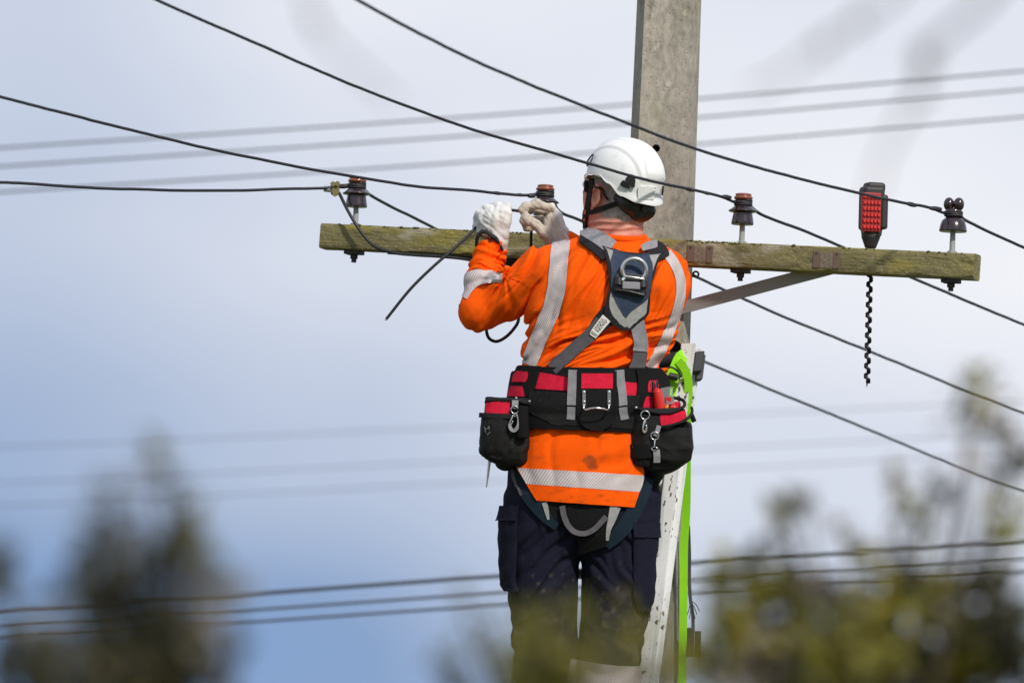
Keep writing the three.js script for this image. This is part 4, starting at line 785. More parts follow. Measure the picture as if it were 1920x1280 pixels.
  const palmN = [cone(V(925, 447, 0.075), V(926, 412, 0.082), 0.027, 0.036), cone(V(934, 446, 0.075), V(944, 413, 0.078), 0.022, 0.025), cone(V(918, 446, 0.075), V(909, 420, 0.076), 0.018, 0.02), cone(V(934, 445, 0.07), V(941, 470, 0.068), 0.022, 0.014)];
  const thumbN = finger([V(905, 440, 0.07), V(896, 425, 0.05), V(903, 408, 0.035)], 0.013);
  const gloveN = (x, y, z) => { let d = 1; for (const k of palmN) d = smin(d, k(x, y, z), 0.022); for (const k of near) d = smin(d, k(x, y, z), 0.009); d = smin(d, thumbN(x, y, z), 0.008); const py = 640 - y * PPM * DIST / (DIST - z), px = 960 + x * PPM * DIST / (DIST - z); d = smax(d, (py - (437 + Math.max(0, px - 905) * 0.9)) / PPM, 0.004); return Math.abs(d) < 0.02 ? d - wrinkle(x, y, z, 2.3) : d; };
  const gloveColour = (beige) => (x, y, z, nx, ny, nz) => { const px = 960 + x * PPM * DIST / (DIST - z), a = 0.62 + 0.14 * fbm(x * 40, y * 40, z * 40, 3), dirt = sstep(0.05, 0.4, fbm(x * 30 + 8, y * 30, z * 30, 4)) * 0.45, pm = beige ? sstep(1056, 1046, px - (640 - y * PPM - 420) * 0.42) : 0;
    return [a, a * 0.985, a * 0.95].map((q, n) => mix(mix(q, [0.46, 0.39, 0.31][n], pm * 0.85), [0.33, 0.29, 0.24][n], dirt * (beige ? 0.8 : 0.45))); };
  vpart('glove', surface(gloveN, V3(V(880, 0, 0.08).x, V(0, 480, 0.08).y, -0.02), V3(V(970, 0, 0.08).x, V(0, 372, 0.08).y, 0.14), 0.0026, gloveColour(false)), matGlove, person, 'white leather work glove with black cuff trim');
  // far hand: seen from the thumb side, finger and thumb pinching the cable
  const far = [finger([V(1046, 404, 0.02), V(1034, 389, 0.035), V(1008, 384, 0.05), V(987, 386, 0.055), V(981, 393, 0.055)], 0.0140), finger([V(1042, 406, -0.01), V(1026, 394, -0.012), V(1004, 392, 0.0), V(990, 396, 0.015)], 0.0135), finger([V(1036, 418, -0.01), V(1012, 412, -0.01), V(994, 412, 0.01), V(986, 418, 0.025)], 0.0135), finger([V(1034, 430, -0.012), V(1014, 424, -0.012), V(998, 424, 0.005), V(989, 428, 0.02)], 0.0125)];
  const thumbF = finger([V(1032, 446, 0.05), V(1016, 434, 0.066), V(1001, 419, 0.07), V(989, 411, 0.066), V(984, 412, 0.06)], 0.0155);
  const palmF = [cone(V(1050, 452, 0.02), V(1038, 413, 0.025), 0.031, 0.027), cone(V(1038, 444, 0.03), V(1030, 424, 0.035), 0.024, 0.015), cone(V(1046, 446, 0.03), V(1062, 474, 0.03), 0.034, 0.044)];
  const gloveFf = (x, y, z) => { let d = 1; for (const k of palmF) d = smin(d, k(x, y, z), 0.022); for (const k of far) d = smin(d, k(x, y, z), 0.006); d = smin(d, thumbF(x, y, z), 0.010); if (Math.abs(d) < 0.02) { const px = 960 + x * PPM * DIST / (DIST - z), py = 640 - y * PPM * DIST / (DIST - z); d -= wrinkle(x, y, z, 6.1); const seam = Math.abs(px - (1027 + (py - 400) * 0.42)); if (py > 408) d += 0.0022 * Math.exp(-((seam / 1.6) ** 2)); } return d; };
  vpart('glove', surface(gloveFf, V3(V(965, 0, 0.03).x, V(0, 500, 0.03).y, -0.06), V3(V(1110, 0, 0.03).x, V(0, 370, 0.03).y, 0.12), 0.0026, gloveColour(true)), matGlove, person, 'dirty beige leather glove pinching the cable');
  const trim = [V(893, 462, 0.085), V(895, 446, 0.105), V(902, 435, 0.115), V(911, 434, 0.118), V(919, 440, 0.118), V(929, 446, 0.115), V(935, 456, 0.105), V(942, 469, 0.09)];
  vpart('glove_trim', limb(trim, (u) => 0.0042 + 0.002 * Math.sin(u * 3.1), 40, 8), M(0.018, 0.018, 0.02, 0.8), person);
  vpart('glove_trim', limb([V(901, 441, 0.108), V(910, 446, 0.112), V(918, 447, 0.113), V(930, 452, 0.108)], 0.0035, 24, 8), M(0.10, 0.03, 0.02, 0.8), person);
}
// small black buckle of the shirt sleeve cannot be seen whole: a clip peeks out past the elbow
{
  const t = thing('sleeve_clip', Wd(861, 577, 0.14), 'small black clip peeking out past the orange elbow', 'clip');
  vpart('clip_body', place(box(0.016, 0.022, 0.02, 0.003), V(865, 577, 0.16)), M(0.015, 0.015, 0.015, 0.6), t);
}
// cable in the gloves
{
  const pts = [V(724, 598, 0.12), V(770, 541, 0.115), V(815, 497, 0.105), V(850, 467, 0.09), V(885, 434, 0.07), V(905, 412, 0.052), V(925, 399, 0.045), V(957, 394, 0.05), V(970, 395, 0.052), V(984, 399, 0.06), V(992, 404, 0.055), V(997, 420, 0.01), V(996, 440, -0.03), V(996, 470, -0.04), V(1000, 510, -0.03), V(1010, 560, 0.0)];
  const t = thing('held_cable', pts[0].clone().applyMatrix4(TO_WORLD), 'stiff black cable end held between the two gloves', 'cable');
  vpart('sheath', limb(pts, 0.0044, 200, 9), matWireBlack, t);
  vpart('cut_core', place(new THREE.CylinderGeometry(0.003, 0.003, 0.004, 8), V(723, 599.5, 0.12)), matSteel, t);
}
// ---------------------------------------------------------------- safety helmet
const mBlackPlastic = M(0.012, 0.012, 0.013, 0.45), mWebDark = C(0.020, 0.016, 0.015, 0.85);
const helmC = [-0.034, 0, 0.035], HR = [0.122, 0.098, 0.108];
const helmet = thing('safety_helmet', HP(-0.028, 0, 0.02).applyMatrix4(TO_WORLD), 'white climbing style safety helmet with black clips and chin strap', 'helmet');
{
  const keys = [[0, -0.028], [40, -0.020], [62, -0.004], [85, 0.006], [103, -0.012], [124, -0.040], [150, -0.052], [180, -0.056]];
  const rimU = (deg) => { deg = Math.abs(deg); for (let i = 0; i + 1 < keys.length; i++) if (deg <= keys[i + 1][0]) { const t = (deg - keys[i][0]) / (keys[i + 1][0] - keys[i][0]); return mix(keys[i][1], keys[i + 1][1], t * t * (3 - 2 * t)); } return keys[7][1]; };
  const nA = 300, nS = 160, build = (inset) => {
    const pos = [];
    for (let j = 0; j <= nS; j++) for (let i = 0; i <= nA; i++) {
      const deg = i / nA * 360 - 180, al = deg * Math.PI / 180, s = j / nS * 1.4; let rho, u;
      if (s <= 1) { const th = s * Math.PI / 2; rho = Math.pow(Math.sin(th), 0.94); u = HR[2] * Math.cos(th); } else { const k = (s - 1) / 0.4; rho = 1 + 0.012 * k; u = rimU(deg) * k; const fl = sstep(0.45, 1, k); rho += fl * (0.055 * sstep(50, 10, Math.abs(deg)) + 0.05 * sstep(125, 165, Math.abs(deg)) + 0.012); }
      let f = HR[0] * rho * Math.cos(al), l = HR[1] * rho * Math.sin(al);
      const ex = f / HR[0], ly = l / HR[1], uz = Math.max(u, 0) / HR[2];
      // pressed ribs that run from brow to nape
      const band = 0.0045 * sstep(0.67, 0.58, Math.abs(ly) + 0.16 * ex * ex) * sstep(0.02, 0.22, uz) + 0.0036 * sstep(0.34, 0.25, Math.abs(ly) + 0.06 * ex) * sstep(0.12, 0.34, uz);
      const out = V3(ex, ly, Math.max(uz, 0)).normalize(), d = band - inset;
      f += out.x * d; l += out.y * d; u += out.z * d;
      pos.push(...HP(helmC[0] + f, helmC[1] + l, helmC[2] + u).toArray());
    }
    return pos;
  };
  const a = build(0), b = build(0.0045), n = a.length / 3, idx = [], w = nA + 1;
  for (let j = 0; j < nS; j++) for (let i = 0; i < nA; i++) { const q = j * w + i; idx.push(q, q + w, q + 1, q + 1, q + w, q + w + 1, n + q, n + q + 1, n + q + w, n + q + 1, n + q + w + 1, n + q + w); }
  for (let i = 0; i < nA; i++) { const q = nS * w + i; idx.push(q, n + q, q + 1, q + 1, n + q, n + q + 1); }
  const g = new THREE.BufferGeometry(); g.setAttribute('position', new THREE.Float32BufferAttribute([...a, ...b], 3)); g.setIndex(idx);
  const m = mergeVertices(g, 1e-6); m.computeVertexNormals(); const uvp = []; for (let i = 0; i < m.attributes.position.count; i++) uvp.push(m.attributes.position.getX(i) * 3, m.attributes.position.getY(i) * 3); m.setAttribute('uv', new THREE.Float32BufferAttribute(uvp, 2));
  const scuff = tex(512, 512, (u, v) => { const k = 0.76 + 0.03 * tfbm(u, v, 5, 3), d = sstep(0.16, 0.34, tfbm(u, v, 9, 4, 3)) * 0.14, s = sstep(0.30, 0.4, tfbm(u, v, 30, 3, 7)) * 0.16; const c = k * (1 - d) * (1 - s); return [c, c * 0.99, c * 0.965]; });
  const rg = tex(256, 256, (u, v) => grey(0.36 + 0.5 * tfbm(u, v, 6, 4)), { srgb: false });
  vpart('shell', m, P(1, 1, 1, 1, { map: scuff, roughnessMap: rg, clearcoat: 0.15, clearcoatRoughness: 0.4 }), helmet);
  const hs = lo3((f, l, u) => { const uu = u - helmC[2]; const k = uu > 0 ? E(helmC[0], 0, helmC[2], HR[0], HR[1], HR[2])(f, l, u) : (() => { const a = (f - helmC[0]) / HR[0], c = l / HR[1], k0 = hyp(a, c); return (k0 - 1) * 0.105; })(); return k - 0.003; });
  const helmZ = [0.6, 0];
  // two-piece black lamp clip, raised edge panel, lamp hooks
  vpart('lamp_clip', panel(hs, [[327, 1180, 1186], [331, 1176.5, 1190], [337, 1173, 1191.5], [344, 1178, 1191], [351, 1186, 1190]], 8, 10, { off: 0.001, th: 0.006, zs: helmZ }), mBlackPlastic, helmet);
  vpart('lamp_clip', panel(hs, [[338, 1168, 1171], [341, 1166, 1174], [345, 1163.5, 1177], [349, 1167, 1181], [353, 1177, 1181]], 8, 10, { off: 0.001, th: 0.005, zs: helmZ }), mBlackPlastic, helmet);
  const mWhite = M(0.74, 0.73, 0.71, 0.5);
  vpart('side_panel', panel(hs, [[349, 1198, 1226], [352, 1197, 1227], [371, 1196, 1226], [374, 1197, 1225]], 10, 8, { off: 0.0005, th: 0.0022, zs: helmZ }), mWhite, helmet);
  vpart('raised_edge', limb([[1201, 349], [1214, 350], [1232, 352], [1228, 357], [1224, 362], [1214, 360]].map(([x, y]) => onto(hs, x, y, ...helmZ)), 0.0018, 40, 6), mWhite, helmet);
  vpart('lamp_hook', limb([[1103, 312], [1103, 304], [1108, 296], [1114, 290], [1113, 296], [1109, 305], [1104, 311]].map(([x, y]) => onto(hs, x, y, ...helmZ).add(V3(-0.003, 0.001, 0.001))), 0.0021, 50, 7), mBlackPlastic, helmet);
  vpart('lamp_hook', limb([[1242, 348], [1241, 355], [1239.5, 366]].map(([x, y]) => onto(hs, x, y, ...helmZ).add(V3(0.003, 0, 0.002))), 0.0028, 12, 7), mBlackPlastic, helmet);
  // rear cradle with its turn knob
  const crad = (x, y, z) => { const [f, l, u] = headLocal(x, y, z), q = V3(f, l, u); let d = cone(V3(-0.092, 0.040, -0.026), V3(-0.108, -0.03, -0.044), 0.022, 0.026)(f, l, u); d = smin(d, cone(V3(-0.066, 0.056, -0.016), V3(-0.1, 0.03, -0.04), 0.011, 0.018)(f, l, u), 0.02); d = smin(d, cone(V3(-0.106, 0.01, -0.058), V3(-0.106, -0.02, -0.060), 0.018, 0.018)(f, l, u), 0.01); return smax(d, u + 0.012 - 0.02, 0.006); };
  const cradlePart = vpart('rear_cradle', surface(crad, HP(-0.09, 0, -0.05).add(V3(-0.11, -0.1, -0.11)), HP(-0.09, 0, -0.05).add(V3(0.11, 0.1, 0.11)), 0.0035), mBlackPlastic, helmet);
  const kn = onto(crad, 1208, 391, 0.6, 0), kd = gradient(crad, kn), kx = V3(1, 0, 0).addScaledVector(kd, -kd.x).normalize();
  vpart('turn_knob', place(new THREE.CylinderGeometry(0.011, 0.012, 0.012, 20), kn, kx, kd, kx.clone().cross(kd)), mBlackPlastic, cradlePart);
  // chin strap: front strap, rear strap under the ear, buckle with an orange tab
  const hb = (x, y, z) => headF(x, y, z);
  const zz = [0.6, 0.02], so = { off: 0.002, th: 0.002, zs: zz, across: 4, smooth: 1 };
  vpart('chin_strap', strap(hb, [[1111, 334], [1108, 352], [1105, 372], [1102, 392], [1100, 404]], 8.5, so), mWebDark, helmet);
  vpart('chin_strap', strap(hb, [[1104, 399], [1120, 394], [1138, 388], [1155, 382], [1172, 377]], 9, { ...so, off: 0.004, smooth: 4 }), mWebDark, helmet);
  vpart('chin_strap', strap(hb, [[1100, 404], [1098, 416], [1097, 428]], 8.5, { ...so, off: 0.004 }), mWebDark, helmet);
  vpart('ear_strap', strap(hb, [[1109, 347], [1118, 351], [1127, 356], [1134, 364], [1142, 375]], 4.5, { ...so, off: 0.008, smooth: 3 }), mWebDark, helmet);
  vpart('temple_pad', place(box(0.012, 0.034, 0.03, 0.005), onto(hb, 1099, 349, ...zz)), mWebDark, helmet);
  const bk = onto(hb, 1100, 399, ...zz).add(V3(-0.004, 0, 0.006));
  const bucklePart = vpart('buckle', place(box(0.015, 0.022, 0.012, 0.004).rotateZ(-0.2), bk), mBlackPlastic, helmet);
  vpart('buckle_tab', place(box(0.006, 0.012, 0.004, 0.0015).rotateZ(-0.1), bk.clone().add(V3(-0.001, 0.002, 0.007))), M(0.75, 0.16, 0.02, 0.5), bucklePart);
  vpart('buckle_tab', place(box(0.005, 0.010, 0.005, 0.0015), bk.clone().add(V3(-0.003, -0.020, 0.004))), M(0.55, 0.1, 0.02, 0.5), bucklePart);
  vpart('chin_buckle', place(box(0.014, 0.024, 0.016, 0.004), onto(hb, 1097, 423, ...zz).add(V3(-0.002, 0, 0.004))), mBlackPlastic, helmet);
}

// ---------------------------------------------------------------- fall arrest harness on the back
const webTex = tex(128, 128, (u, v, i, j) => { const s = ((i + j) % 8 < 4 ? 1 : 0.86) * (0.9 + 0.5 * tfbm(u, v, 5, 3)); return grey(s); });
const webT = (() => { const t = webTex.clone(); t.repeat.set(12, 12); t.needsUpdate = true; return t; })();
const mGreyWeb = C(0.29, 0.28, 0.295, 0.8, { map: webT }), mGreyLight = C(0.36, 0.355, 0.34, 0.85, { map: webT }), mDarkWeb = C(0.105, 0.098, 0.105, 0.85, { map: webT }), mBlackCloth = C(0.0115, 0.011, 0.0115, 0.85, { bumpMap: weave, bumpScale: 0.002 }), mBorder = C(0.020, 0.0185, 0.0205, 0.9), mBluePad = C(0.050, 0.070, 0.112, 0.8, { map: webT, bumpMap: weave, bumpScale: 0.002 }), mNavyWeb = C(0.011, 0.022, 0.034, 0.85, { map: webT });
const harness = thing('safety_harness', onto(shirtCore, 1175, 600).applyMatrix4(TO_WORLD), 'blue and grey fall arrest harness with a steel ring on the back', 'harness');
{
  const S = (x, y, z) => smin(shirtCore(x, y, z), 1, 0.001) - 0.008 - 0.012 * Math.exp(-((((960 + x * PPM) - 1085) / 60) ** 2 + (((640 - y * PPM) - 545) / 80) ** 2));
  const base = (x, y, z) => Math.min(S(x, y, z), shirtF(x, y, z));
  const dip = (u, v) => 7 * Math.sin(Math.PI * u) * (1 - v) ** 2;
  const pad = vpart('back_pad', panel(base, [[464, 1129, 1243, 474], [488, 1136, 1234, 492], [515, 1141, 1225, 520], [545, 1141, 1219, 550], [570, 1135, 1217, 572], [590, 1133, 1214, 590], [606, 1147, 1199, 604], [619, 1168, 1178, 619]], 40, 50, { off: 0.001, th: 0.010, smooth: 3, dip }), mBorder, harness);
  vpart('grey_facing', panel(base, [[468, 1136, 1237, 478], [490, 1143, 1229, 494], [515, 1146, 1220, 520], [545, 1145, 1215, 550], [570, 1142, 1212, 572], [590, 1148, 1209, 588], [603, 1160, 1194, 601], [613, 1170, 1178, 613]], 40, 50, { off: 0.0105, th: 0.0015, smooth: 3, dip }), mGreyLight, pad);
  vpart('blue_facing', panel(base, [[469, 1151, 1215, 477], [480, 1148, 1217, 486], [495, 1144, 1222, 500], [515, 1146, 1221, 520], [545, 1145, 1216, 550], [554, 1149, 1213, 560], [572, 1158, 1196, 574], [584, 1165, 1182, 584], [594, 1171, 1173, 594]], 36, 44, { off: 0.0122, th: 0.0022, smooth: 3, dip }), mBluePad, pad);
  const st = { off: 0.0035, th: 0.003, smooth: 2 };
  // shoulder straps: dark binding, grey webbing on it
  vpart('shoulder_strap', strap(base, [[1088, 446, 20], [1100, 449, 28], [1114, 455, 32], [1128, 466, 34], [1140, 482, 26]], 32, { off: 0.002, th: 0.006, smooth: 2 }), mBorder, harness);
  vpart('shoulder_webbing', strap(base, [[1090, 440, 12], [1102, 442, 20], [1116, 447, 24], [1132, 456, 26], [1147, 468, 28]], 24, { off: 0.0085, th: 0.003, smooth: 2 }), mGreyWeb, harness);
  vpart('shoulder_strap', strap(base, [[1213, 470, 26], [1226, 468, 28], [1238, 476, 28], [1243, 486, 24]], 26, { off: 0.002, th: 0.006, smooth: 2 }), mBorder, harness);
  vpart('shoulder_webbing', strap(base, [[1202, 470, 10], [1210, 466, 14], [1220, 463, 15], [1231, 462, 12]], 14, { off: 0.0085, th: 0.003, smooth: 2 }), mGreyWeb, harness);
  // straps down to the belt
  vpart('binding_end', strap(base, [[1147, 580, 30], [1140, 592, 36], [1128, 604, 34], [1116, 616, 26]], 34, { off: 0.002, th: 0.003, smooth: 2 }), mBorder, harness);
  vpart('waist_strap', strap(base, [[1128, 602, 25], [1106, 628, 25], [1084, 648, 25], [1060, 670, 25], [1036, 692, 25]], 25, { off: 0.0052, th: 0.003, smooth: 6 }), mDarkWeb, harness);
  vpart('waist_strap', strap(base, [[1192, 598, 27], [1197, 620, 27], [1200, 645, 27], [1199, 658, 27]], 27, { off: 0.0075, th: 0.003, smooth: 4 }), mGreyWeb, harness);
  vpart('waist_strap', strap(base, [[1200, 650, 26], [1199, 668, 26], [1195, 684, 27], [1188, 700, 28]], 26, { off: 0.0045, th: 0.003, smooth: 4 }), mDarkWeb, harness);
  // sewn label
  const cv = document.createElement('canvas'); cv.width = 96; cv.height = 64; const cx = cv.getContext('2d'); cx.fillStyle = '#d9d6cf'; cx.fillRect(0, 0, 96, 64); cx.fillStyle = '#2b2a2a';
  let q = 5; for (let r = 0; r < 5; r++) { for (let x = 26; x < 84;) { q = (q * 73 + 19) % 101; const w = 3 + q % 7; cx.fillRect(x, 8 + r * 9, w, 5 + q % 3); x += w + 2 + q % 3; } } cx.fillRect(6, 4, 4, 56); cx.fillRect(13, 4, 3, 56);
  const lt = new THREE.CanvasTexture(cv); lt.colorSpace = THREE.SRGBColorSpace;
  const lab = sheet(base, 10, 6, (u, v) => [mix(mix(1104, 1130, u), mix(1117, 1144, u), v), mix(mix(625, 589, u), mix(634, 602, u), v)], { off: 0.0105, th: 0.0012, smooth: 2 });
  { const p = lab.attributes.uv; const mu = Math.max(...Array.from({ length: p.count }, (_, i) => p.getX(i))), mv = Math.max(...Array.from({ length: p.count }, (_, i) => p.getY(i))); for (let i = 0; i < p.count; i++) p.setXY(i, p.getX(i) / mu, 1 - p.getY(i) / mv); }
  vpart('sewn_label', lab, M(1, 1, 1, 0.8, { map: lt }), harness, 'white printed label on the strap');
  // ring, its plate and the grey keeper
  const o = onto(base, 1183, 533), n = V3(0.12, 0.12, 1).normalize(), x = V3(1, -0.04, -0.12).normalize(), y = n.clone().cross(x).normalize();
  const at = (px, py, h) => { const k = (px - 1183) / PPM, l = (533 - py) / PPM; return o.clone().addScaledVector(x, k).addScaledVector(y, l).addScaledVector(n, h); };
  const plateShape = new THREE.Shape(); [[1153, 519], [1160, 514], [1206, 518], [1212, 527], [1209, 553], [1204, 556], [1152, 548], [1149, 541]].forEach(([a, b], i) => { const p = [(a - 1183) / PPM, (533 - b) / PPM]; i ? plateShape.lineTo(...p) : plateShape.moveTo(...p); });
  const plate = vpart('ring_plate', place(new THREE.ExtrudeGeometry(plateShape, { depth: 0.006, bevelEnabled: true, bevelSize: 0.002, bevelThickness: 0.002, bevelSegments: 2 }), at(1183, 533, 0.016), x, y, n), mBlackPlastic, harness);
  vpart('keeper', place(box(0.052, 0.022, 0.010, 0.004), at(1181, 538, 0.031), x, y, n), mGreyWeb, plate);
  vpart('plate_bar', limb([at(1153, 546, 0.028), at(1180, 549, 0.031), at(1208, 553, 0.028), at(1210, 545, 0.028)], 0.0032, 30, 8), M(0.05, 0.05, 0.05, 0.35, { metalness: 0.7 }), plate);
  for (const px of [1158, 1203]) vpart('ring_post', place(new THREE.CylinderGeometry(0.010, 0.012, 0.02, 12), at(px, 532 + (px - 1180) * 0.07, 0.028), x, y, n), mBlackPlastic, plate);
  const arc = []; for (let i = 0; i <= 28; i++) { const a = Math.PI * (-0.22 + 1.44 * i / 28); arc.push(at(1186 + Math.cos(a) * 22, 509 - Math.sin(a) * 21, 0.031 + 0.004 * Math.sin(a))); }
  vpart('steel_ring', limb([at(1203, 533, 0.03), ...arc, at(1163, 530, 0.03)], 0.0064, 80, 12), matSteel, harness);
  vpart('ring_bar', limb([at(1166, 521, 0.034), at(1186, 523, 0.036), at(1204, 525, 0.034)], 0.0034, 16, 10), matSteel, harness);
  // leg loops and seat strap on the trousers
  const T = (x, y, z) => trouserCore(x, y, z) - 0.005;
  vpart('leg_loop', strap(T, [[966, 868, 20], [978, 905, 24], [1000, 938, 28], [1026, 966, 28], [1048, 984, 24]], 26, { off: 0.002, th: 0.004, smooth: 2 }), mNavyWeb, harness);
  vpart('leg_loop', strap(T, [[1216, 895, 20], [1200, 935, 26], [1180, 972, 28], [1160, 1000, 26], [1136, 1022, 20]], 26, { off: 0.002, th: 0.004, smooth: 2 }), mNavyWeb, harness);
  vpart('loop_edge', strap(T, [[961, 866, 5], [969, 905, 5], [980, 930, 4]], 5, { off: 0.005, th: 0.003 }), mDarkWeb, harness);
  vpart('loop_facing', strap(T, [[1022, 942, 10], [1026, 958, 8], [1029, 974, 4]], 9, { off: 0.007, th: 0.002 }), mGreyLight, harness);
  vpart('loop_facing', strap(T, [[1153, 950, 20], [1147, 972, 15], [1141, 992, 9], [1139, 1012, 5]], 15, { off: 0.007, th: 0.002 }), mGreyLight, harness);
  vpart('seat_panel', panel(T, [[938, 1028, 1146], [955, 1032, 1143], [975, 1044, 1142], [992, 1066, 1141], [1010, 1082, 1140], [1038, 1086, 1137, 1024]], 24, 30, { off: 0.0035, th: 0.004, smooth: 3 }), C(0.010, 0.0095, 0.010, 0.9, { map: webT }), harness);
  const hang = [[1054, 948], [1058, 968], [1066, 986], [1078, 997], [1096, 1000], [1114, 992], [1128, 978], [1137, 968]].map(([a, b]) => onto(T, a, b).add(V3(0, 0, 0.016)));
  vpart('seat_strap', ribbonOf(hang, 0.016, 0.003, V3(0, 0.5, 1)), mDarkWeb, harness);
}

// ---------------------------------------------------------------- tool belt
const belt = thing('tool_belt', onto(bothSmooth, 1110, 750).applyMatrix4(TO_WORLD), 'black padded tool belt with red bands around the waist', 'tool belt');
const mRedBand = C(0.78, 0.016, 0.052, 0.7, { map: webT, bumpMap: weave, bumpScale: 0.0015 }), mRivet = M(0.55, 0.54, 0.52, 0.3, { metalness: 0.9 });
const dirtyBlack = C(1, 1, 1, 0.55, { map: tex(512, 512, (u, v) => { const a = 0.013 + 0.011 * tfbm(u, v, 6, 4), d = sstep(0.1, 0.42, tfbm(u, v, 7, 5, 5)), s = sstep(0.28, 0.42, tfbm(u, v, 24, 4, 2)); const k = mix(mix(a, 0.045, d * 0.55), 0.14, s * 0.4); return [k, k * 0.97, k * 0.95]; }, { rx: 4, ry: 4 }), bumpMap: weave, bumpScale: 0.002 });
const Bf = (x, y, z) => bothSmooth(x, y, z) - 0.008;
{
  const band = (rows, mat, off, th, name, nu = 50, nv = 10, smooth = 2) => vpart(name, panel(Bf, rows, nu, nv, { off, th, smooth }), mat, belt);
  band([[688, 978, 1236, 690], [700, 966, 1243, 702], [720, 960, 1246, 722], [741, 957, 1245, 742]].map((r) => r), mBlackCloth, 0.001, 0.008, 'belt', 70, 14);
  vpart('red_band', panel(Bf, [[697, 1008, 1068, 708], [713, 1005, 1068, 720], [729, 1002, 1067, 733]], 24, 8, { off: 0.0095, th: 0.002, smooth: 2 }), mRedBand, belt);
  vpart('red_band', panel(Bf, [[716, 1168, 1192, 718], [730, 1169, 1192, 731], [743, 1170, 1192, 743]], 12, 8, { off: 0.0095, th: 0.002, smooth: 2 }), mRedBand, belt);
  band([[734, 1000, 1194, 742], [760, 997, 1193, 765], [780, 1004, 1192, 788], [795, 1034, 1190, 806]], dirtyBlack, 0.012, 0.012, 'back_pad', 40, 24);
  band([[765, 980, 1200, 775], [785, 982, 1200, 790], [803, 990, 1196, 812]], C(0.006, 0.006, 0.007, 0.9), 0.016, 0.006, 'under_belt', 40, 10);
  // grey keepers
  for (const [x0, x1] of [[1076, 1072], [1158, 1167]]) {
    vpart('belt_keeper', strap(Bf, [[x0, 694, 16], [x0 + (x1 - x0) * 0.2, 710, 16], [mix(x0, x1, 0.6), 740, 16], [mix(x0, x1, 0.75), 760, 16]], 16, { off: 0.0255, th: 0.003, smooth: 3 }), mGreyWeb, belt);
    vpart('belt_keeper', strap(Bf, [[mix(x0, x1, 0.75), 761, 15], [mix(x0, x1, 0.9), 775, 15], [x1 + (x1 - x0) * 0.1, 787, 15]], 15, { off: 0.0245, th: 0.003, smooth: 3 }), mGreyWeb, belt);
  }
  // hammer holder
  const holder = vpart('hammer_panel', panel(Bf, [[696, 1083, 1154], [720, 1083, 1154], [750, 1082, 1154], [775, 1082, 1153], [792, 1087, 1150], [803, 1096, 1142], [809, 1110, 1128]], 24, 34, { off: 0.0245, th: 0.006, smooth: 4 }), mBlackCloth, belt);
  vpart('red_patch', panel(Bf, [[701, 1091, 1147], [715, 1091, 1147], [729, 1090.5, 1146.5]], 16, 8, { off: 0.031, th: 0.0015, smooth: 3 }), mRedBand, holder);
  const on = (x, y, h) => onto(Bf, x, y).add(V3(0, 0, h));
  for (const x of [1095, 1142]) {
    vpart('bracket', place(box(0.0095, 0.044, 0.004, 0.0015), on(x, 746, 0.034)), matSteel, holder);
    for (const y of [735, 753]) vpart('rivet', place(new THREE.SphereGeometry(0.0042, 12, 8).scale(1, 1, 0.5), on(x, y, 0.036)), mRivet, holder);
  }
  vpart('hammer_loop', limb([on(1095, 758, 0.035), on(1094.5, 766, 0.042), on(1098, 767.5, 0.054), on(1108, 765, 0.064), on(1118, 764, 0.067), on(1130, 765.5, 0.064), on(1139, 768, 0.054), on(1141, 766, 0.042), on(1142, 758, 0.035)], 0.0026, 70, 8), matSteel, holder);
  // pouch yokes with red windows
  const yokeA = vpart('pouch_yoke', panel(Bf, [[687, 977, 1018], [696, 968, 1016], [705, 963, 1014], [725, 958, 1008], [745, 955, 1000], [765, 953, 996]], 14, 24, { off: 0.010, th: 0.006, smooth: 2 }), mBlackCloth, belt);
  vpart('red_window', panel(Bf, [[697, 976, 994], [702, 972, 996], [711, 970, 995], [718, 969, 990]], 8, 8, { off: 0.0162, th: 0.0015, smooth: 2 }), mRedBand, yokeA);
  vpart('red_window', panel(Bf, [[725, 966, 986], [735, 963, 988], [744, 961, 990]], 8, 8, { off: 0.0162, th: 0.0015, smooth: 2 }), mRedBand, yokeA);
  const yokeB = vpart('pouch_yoke', panel(Bf, [[692, 1190, 1236], [700, 1191, 1243], [712, 1193, 1247], [735, 1191, 1246], [755, 1187, 1245], [775, 1184, 1244]], 14, 24, { off: 0.011, th: 0.006, smooth: 2 }), mBlackCloth, belt);
  vpart('red_window', panel(Bf, [[713, 1212, 1226], [722, 1210, 1228], [735, 1210, 1226]], 8, 8, { off: 0.0172, th: 0.0015, smooth: 2 }), mRedBand, yokeB);
  vpart('red_window', panel(Bf, [[743, 1207, 1222], [755, 1203, 1224], [766, 1200, 1224]], 8, 8, { off: 0.0172, th: 0.0015, smooth: 2 }), mRedBand, yokeB);
}

// ---------------------------------------------------------------- pouches
/** like slices, with squarer corners */
function boxy(rows, round = 0.012, pw = 3.2) {
  const R = rows.map(([py, l, r, z, b]) => { const a = V(l, py, z), c = V(r, py, z); return { y: a.y, x: (a.x + c.x) / 2, a: (c.x - a.x) / 2, z, b }; }).sort((p, q) => p.y - q.y), n = R.length, y0 = R[0].y, y1 = R[n - 1].y;
  return (x, y, z) => { const q = clamp(y, y0, y1 - 1e-6); let i = 0; while (i < n - 2 && q > R[i + 1].y) i++; let t = (q - R[i].y) / (R[i + 1].y - R[i].y); const k = (s) => mix(R[i][s], R[i + 1][s], t), a = k('a'), b = k('b'), X = Math.abs(x - k('x')) / a, Z = Math.abs(z - k('z')) / b;
    const d = (Math.pow(Math.pow(X, pw) + Math.pow(Z, pw), 1 / pw) - 1) * Math.min(a, b); return smax(d, Math.max(y0 - y, y - y1), round); };
}
const mPouch = dirtyBlack;
